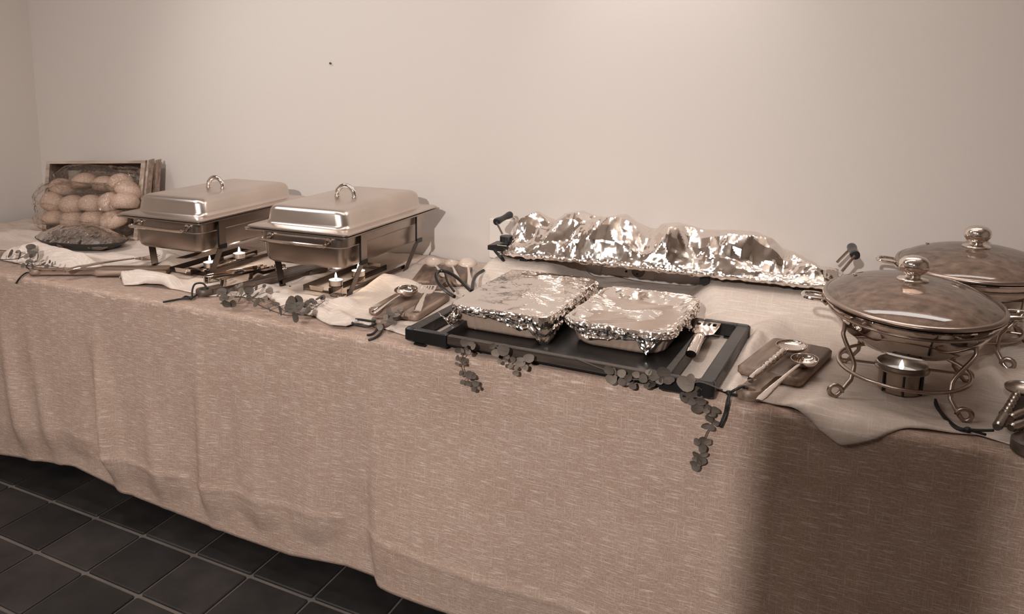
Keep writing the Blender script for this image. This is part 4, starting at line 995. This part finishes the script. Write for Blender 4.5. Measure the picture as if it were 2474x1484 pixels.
sprig('longest eucalyptus stalk hanging on the linen below the right corner of the tray', [(0.8110, -0.0340, 0.7840), (0.7690, -0.0340, 0.7930), (0.7510, -0.0340, 0.7770), (0.7700, -0.0240, 0.7470), (0.7880, -0.0240, 0.7290), (0.7960, -0.0240, 0.7140), (0.7850, -0.0240, 0.6850), (0.7800, -0.0240, 0.6620), (0.7770, -0.0240, 0.6390), (0.7730, -0.0240, 0.6140)],
  [(0.7450,-0.0400,0.7870,0.0171), (0.7520,-0.0400,0.7990,0.0094), (0.7410,-0.0300,0.7550,0.0095), (0.7590,-0.0300,0.7680,0.0128), (0.7620,-0.0300,0.7580,0.0103), (0.7550,-0.0300,0.7490,0.0086), (0.7650,-0.0300,0.7360,0.0103), (0.7720,-0.0300,0.7520,0.0085), (0.7870,-0.0300,0.7430,0.0060), (0.7830,-0.0300,0.7350,0.0060), (0.8000,-0.0300,0.7400,0.0068), (0.7970,-0.0300,0.7300,0.0059), (0.7900,-0.0300,0.7200,0.0068), (0.7830,-0.0300,0.7040,0.0077), (0.7930,-0.0300,0.7010,0.0068), (0.8020,-0.0300,0.7130,0.0068), (0.7700,-0.0300,0.6660,0.0086), (0.7890,-0.0300,0.6710,0.0086), (0.7800,-0.0300,0.6720,0.0086), (0.7810,-0.0300,0.6550,0.0086), (0.7680,-0.0300,0.6390,0.0069), (0.7840,-0.0300,0.6430,0.0069), (0.7720,-0.0300,0.6260,0.0087), (0.7790,-0.0300,0.6280,0.0078), (0.7650,-0.0300,0.6190,0.0052), (0.7700,-0.0300,0.6110,0.0069)], 4, 0.3)
sprig('dark eucalyptus garland along the edge below the two chafing dishes', [(-0.4610, -0.0290, 0.7850), (-0.5000, 0.0540, 0.7770), (-0.4630, 0.0740, 0.7770), (-0.3790, 0.0320, 0.7770), (-0.3070, 0.0020, 0.7770), (-0.2450, -0.0080, 0.7770), (-0.2240, 0.0470, 0.7770), (-0.2410, 0.1520, 0.7770)],
  [(-0.5400,0.0660,0.7850,0.0120), (-0.5200,0.0760,0.7850,0.0120), (-0.4920,0.0210,0.7850,0.0140), (-0.4690,0.0230,0.7850,0.0140), (-0.4460,-0.0220,0.7850,0.0125), (-0.4320,-0.0140,0.7850,0.0103), (-0.5220,0.0350,0.7850,0.0095), (-0.4940,0.1000,0.7850,0.0108), (-0.4450,0.0360,0.7850,0.0105), (-0.5390,0.1510,0.7850,0.0087), (-0.4750,0.1100,0.7850,0.0120), (-0.4850,0.1580,0.7850,0.0111), (-0.4240,0.0470,0.7850,0.0098), (-0.4240,0.0770,0.7850,0.0141), (-0.3770,0.0250,0.7850,0.0137), (-0.3790,0.0610,0.7850,0.0116), (-0.4230,0.1380,0.7850,0.0091), (-0.4710,0.1760,0.7850,0.0062), (-0.3130,-0.0050,0.7850,0.0107), (-0.3220,0.0350,0.7850,0.0095), (-0.2760,-0.0030,0.7850,0.0110), (-0.2640,0.0210,0.7850,0.0133), (-0.2950,0.0680,0.7850,0.0160), (-0.2820,0.0840,0.7850,0.0160), (-0.2400,0.0250,0.7850,0.0133), (-0.2060,-0.0340,0.7850,0.0129), (-0.2040,0.0010,0.7850,0.0131), (-0.2480,0.0750,0.7850,0.0113), (-0.2560,0.1070,0.7850,0.0092), (-0.2390,0.0980,0.7850,0.0080), (-0.2520,0.1380,0.7850,0.0093), (-0.2470,0.1510,0.7850,0.0081), (-0.2610,0.0590,0.7850,0.0135), (-0.2120,0.0310,0.7850,0.0099)], 5, 0.25)
sprig('small eucalyptus twig on the cord of the middle board, left of the tray', [(0.0080, 0.1510, 0.7820), (0.0240, 0.0760, 0.7820), (0.0360, 0.0230, 0.7820), (0.0470, -0.0220, 0.7900)],
  [(0.0210,0.0330,0.7900,0.0099), (0.0360,0.0280,0.7900,0.0108), (0.0490,0.0280,0.7900,0.0063), (0.0090,0.0760,0.7900,0.0102), (0.0040,0.1090,0.7900,0.0112), (0.0030,0.1390,0.7900,0.0095), (0.0240,0.0840,0.7900,0.0092), (-0.0160,0.1140,0.7900,0.0085), (0.0350,-0.0190,0.7900,0.0079), (0.0060,0.0600,0.7900,0.0073)], 6, 0.6)
sprig('eucalyptus bunch with pale leaves at the far left end of the table', [(-1.4820, 0.0220, 0.7890), (-1.4420, 0.0570, 0.7890), (-1.4540, 0.1240, 0.7890), (-1.3370, 0.0270, 0.7890), (-1.2660, 0.0370, 0.7890), (-1.2090, 0.0400, 0.7890)],
  [(-1.5150,0.0520,0.7970,0.0093), (-1.4740,0.0420,0.7970,0.0061), (-1.4980,0.0770,0.7970,0.0139), (-1.5020,0.1070,0.7970,0.0078), (-1.4430,0.0730,0.7970,0.0153), (-1.4110,0.0740,0.7970,0.0122), (-1.5120,0.1680,0.7970,0.0175), (-1.4250,0.1060,0.7970,0.0123), (-1.4480,0.1340,0.7970,0.0141), (-1.3750,0.0930,0.7970,0.0122), (-1.3370,0.0220,0.7970,0.0074), (-1.3250,0.0280,0.7970,0.0074), (-1.3050,-0.0190,0.7970,0.0087), (-1.2820,-0.0410,0.7970,0.0057), (-1.2650,-0.0120,0.7970,0.0101), (-1.3130,0.0350,0.7970,0.0074), (-1.2970,0.0500,0.7970,0.0089), (-1.2570,0.0140,0.7970,0.0073), (-1.2600,0.0260,0.7970,0.0073), (-1.2190,0.0050,0.7970,0.0072), (-1.2700,0.0570,0.7970,0.0074), (-1.2350,0.0390,0.7970,0.0088), (-1.2430,0.0570,0.7970,0.0059)], 7, 0.2)

# ------------------------------------------------------------------ bread crate, rolls, wrapped platter
cr = empty('wooden_crate', (-1.70, .66, .7535), 'open pale wooden crate standing on its side full of bagged bread rolls', 'crate')
def quadbar(a0, a1, b0, b1): pass
def cbox(p, q, name, parent=cr, m=None):  # panel from eight corners
    return MB().loft([p, q]).build(name, m or M_pine, parent, smooth=False)
c0 = Vector((-1.70, .66, .7535))
FBL, FBR, FTL, FTR = Vector((-1.945,.545,.7535)), Vector((-1.430,.590,.7535)), Vector((-1.985,.625,1.045)), Vector((-1.425,.655,1.070))
BBL, BBR, BTL, BTR = Vector((-2.04,.75,.7535)), Vector((-1.525,.80,.7535)), Vector((-2.09,.81,1.022)), Vector((-1.532,.838,1.046))
def L2(a, b, t): return a + (b-a)*t
tw = .030
def side(f0, f1, b0, b1, g0, g1, h0, h1, name):
    """panel whose outer face is f0 f1 b1 b0, inner g0 g1 h1 h0"""
    v = [p-c0 for p in (f0, f1, b1, b0, g0, g1, h1, h0)]
    return MB().add(v, [(0,1,2,3),(7,6,5,4),(4,5,1,0),(5,6,2,1),(6,7,3,2),(7,4,0,3)]).build(name, M_pine, cr, smooth=False)
def inn(a, b, d): return a + (b-a).normalized()*d
th = .022
side(FBL, FTL, BBL, BTL, inn(FBL,FBR,th), inn(FTL,FTR,th), inn(BBL,BBR,th), inn(BTL,BTR,th), 'side_panel')
side(FBR, FTR, BBR, BTR, inn(FBR,FBL,th), inn(FTR,FTL,th), inn(BBR,BBL,th), inn(BTR,BTL,th), 'side_panel')
side(FTL, FTR, BTL, BTR, inn(FTL,FBL,.012), inn(FTR,FBR,.012), inn(BTL,BBL,.012), inn(BTR,BBR,.012), 'top_plank')
side(FBL, FBR, BBL, BBR, inn(FBL,FTL,.012), inn(FBR,FTR,.012), inn(BBL,BTL,.012), inn(BBR,BTR,.012), 'bottom_plank')
for k in range(4):
    a, b = k/4+.006, (k+1)/4-.006
    p = [L2(BBL, BTL, a), L2(BBR, BTR, a), L2(BBR, BTR, b), L2(BBL, BTL, b)]
    MB().loft([[q-c0 for q in p], [q-c0-Vector((0,.010,0)) for q in p]]).build('back_slat', M_pine, cr, smooth=False)
for k in range(2):  # battens on the outside of the right wall
    A = L2(FBR, BBR, .10+.50*k); B = L2(FTR, BTR, .10+.50*k); dd = (BBR-FBR)*.26
    q = [A-c0, B-c0, B-c0+dd, A-c0+dd]
    MB().loft([q, [p+Vector((.007,.004,0)) for p in q]]).build('batten', M_pine, cr, smooth=False)
ROLLS = [(-1.8600, 0.6000, 0.9380),(-1.7580, 0.6300, 0.9630),(-1.6460, 0.6400, 0.9550),(-1.5450, 0.6300, 0.9700),(-1.4750, 0.6000, 0.9500),(-1.8670, 0.5550, 0.8860),(-1.7440, 0.5500, 0.8810),(-1.6300, 0.5500, 0.8900),(-1.5250, 0.5550, 0.9060),(-1.4510, 0.5600, 0.9120),(-1.8550, 0.5450, 0.8150),(-1.7330, 0.5400, 0.8240),(-1.6100, 0.5400, 0.8340),(-1.5040, 0.5450, 0.8410)]
rlab = ['at the left, in the top row','top row, whole crown showing above the bag','top row, third from left','top row, fourth from left','top row, rightmost','middle row, leftmost, poking past the crate side','middle row, second from left','middle row, third from left','middle row, fourth from left','middle row, rightmost, by the crate side','bottom row, leftmost','bottom row, second from left','bottom row, third from left','bottom row, fourth from left']
def roll_me(i):
    mb = MB(); prof = [(max(1e-4, sin(pi*k/12)), -cos(pi*k/12)) for k in range(13)]
    for (r, z), nx in zip(prof, prof): pass
    loops = []
    for r, z in prof:
        l = []
        for k in range(20):
            a = 2*pi*k/20; q = 1 + .07*noise.noise((cos(a)*r*1.6, sin(a)*r*1.6, z*1.6+i*5))
            l.append((cos(a)*r*q, sin(a)*r*q, max(z, -.55)*(.85 if z > 0 else .8)))
        loops.append(l)
    return mb.loft(loops, False, False).mesh('bread_roll', M_bread, True, 180)
RM = [roll_me(i) for i in range(4)]
for i, (x, y, z) in enumerate(ROLLS):
    o = put(RM[i % 4], 'bread_roll', None, (x, y, z), (random.uniform(-.5, .3), random.uniform(-.3, .3), random.uniform(0, 6)), (.056, .056, .050))
    tag(o, 'bread roll in the crate, ' + rlab[i], 'bread roll', 'bread rolls in the crate')
def bag(label, cx, cy, cz, hx, hy, hz, seed):
    t = MB(); loops = []; fc = facets(seed, 22, 12); fd = facets(seed+1, 60, 26)
    for j in range(27):
        f = j/26; l = []
        for k in range(110):
            a = 2*pi*k/110; s = (1-abs(2*f-1)**5)**.5*.97+.03
            ca, sa = cos(a), sin(a); n = 1 + .10*fc(k/110, f) + .035*fd(k/110, f)
            x = hx*(s*.4+.6)*(abs(ca)**.35)*(1 if ca > 0 else -1)*(1+.5*(n-1)); y = hy*s*n*(abs(sa)**.5)*(1 if sa > 0 else -1)
            l.append((x, y + .02*(f-.5), lerp(-hz, hz, f)+.012*noise.noise((ca*4, sa*4, f*5+seed))*(f > .1)))
        loops.append(l)
    o = t.loft(loops).build('plastic_bag', M_film, None, angle=8); o.location = (cx, cy, cz)
    return tag(o, label, 'bag', 'clear bags of bread rolls')
bag('clear crinkled plastic bag holding the lower two rows of rolls', -1.70, .565, .865, .240, .085, .108, 3)
bag('clear crinkled plastic bag holding the top row of rolls, against the crate back', -1.66, .625, .955, .225, .075, .085, 8)
pt = empty('serving_platter', (-1.545, .415, .7545), 'dark oval platter of garnish under cling film in front of the bread crate', 'platter', rz=.10)
Sp = Matrix.Diagonal((1, .52, 1, 1))
MB().lathe([(.13, 0), (.15, .002), (.195, .022), (.210, .030), (.212, .033), (.205, .034), (.190, .027), (.15, .010), (.0005, .008)], 48, M=Sp, c0=True, c1=False).build('dish', M_blackw, pt, angle=40)
rp = random.Random(4)
def clump(i):
    mb = MB(); loops = []
    for j in range(8):
        a = pi*j/7; l = []
        for k in range(12):
            b_ = 2*pi*k/12; q = 1 + .35*noise.noise((cos(b_)*2+i*3, sin(b_)*2, a*1.5))
            l.append((sin(a)*cos(b_)*q+1e-5*k, sin(a)*sin(b_)*q, -cos(a)*.7*q))
        loops.append(l)
    return mb.loft(loops, False, False).mesh('garnish', M_green, True, 40)
GM = [clump(i) for i in range(4)]
for k in range(30):
    an = rp.uniform(0, 2*pi); rr = sqrt(rp.random())*.165; s = rp.uniform(.028, .050)
    put(rp.choice(GM), 'garnish', pt, (rr*cos(an), rr*sin(an)*.5, .022+.032*(1-rr/.17)+rp.uniform(0, .008)), (rp.uniform(-.6,.6), rp.uniform(-.6,.6), rp.uniform(0,6)), (s, s*.8, s*.55))
fl = MB(); loops = []
for j in range(14):
    f = j/13; l = []
    for k in range(60):
        a = 2*pi*k/60; r = .205*f+.001; q = 1+.05*noise.noise((cos(a)*5, sin(a)*5, f*6))
        l.append((r*cos(a)*q, r*.54*sin(a)*q, .034 + .052*(1-f**2.2) + .010*noise.noise((r*cos(a)*28, r*sin(a)*28, 4))*(1-f*.7)))
    loops.append(l)
fl.loft(loops, True, False).build('cling_film', M_film, pt, angle=30)
# luminaire that lights the wall and shows in the shiny lids
lm = empty('wall_light', (.98, .84, 2.20), 'wide flat lamp panel high on the wall above the pans, out of the photo', 'lamp')
MB().box(-.66, .66, -.02, .03, .160, .176).build('housing', M_white, lm)
MB().box(-.64, .64, -.016, .0, -.155, .155).build('diffuser', M_strip, lm)
lq = empty('fill_housing', (-.6, -2.2, 2.472), 'unseen housing added behind the camera for the fill panel', 'lamp')  # added casing above the fill panel, gives no light itself
MB().box(-.78, .78, -.48, .48, 0, .027).build('housing', M_white, lq)

# unseen cupboard-shaped blocker added behind the camera; it keeps the far spot off the right end of the cloth
cb_ = empty('shade_blocker', (.868, -2.02, 0), 'unseen cabinet-shaped blocker added behind the camera to shade the cloth', 'light blocker')
MB().box(-.071, .071, -.09, .09, .06, 1.72, b=.003).build('body', M_brownw, cb_)
MB().box(-.063, .063, -.08, .08, 0, .06).build('blocker_base', M_black, cb_)
dr_ = MB().box(-.068, .068, .0905, .106, .065, 1.715, b=.003).build('blocker_face', M_brownw, cb_)
MB().tube([(.055, .106, .95), (.055, .128, .95), (.055, .128, 1.08), (.055, .106, 1.08)], .005, 8).build('handle', M_chrome, dr_)
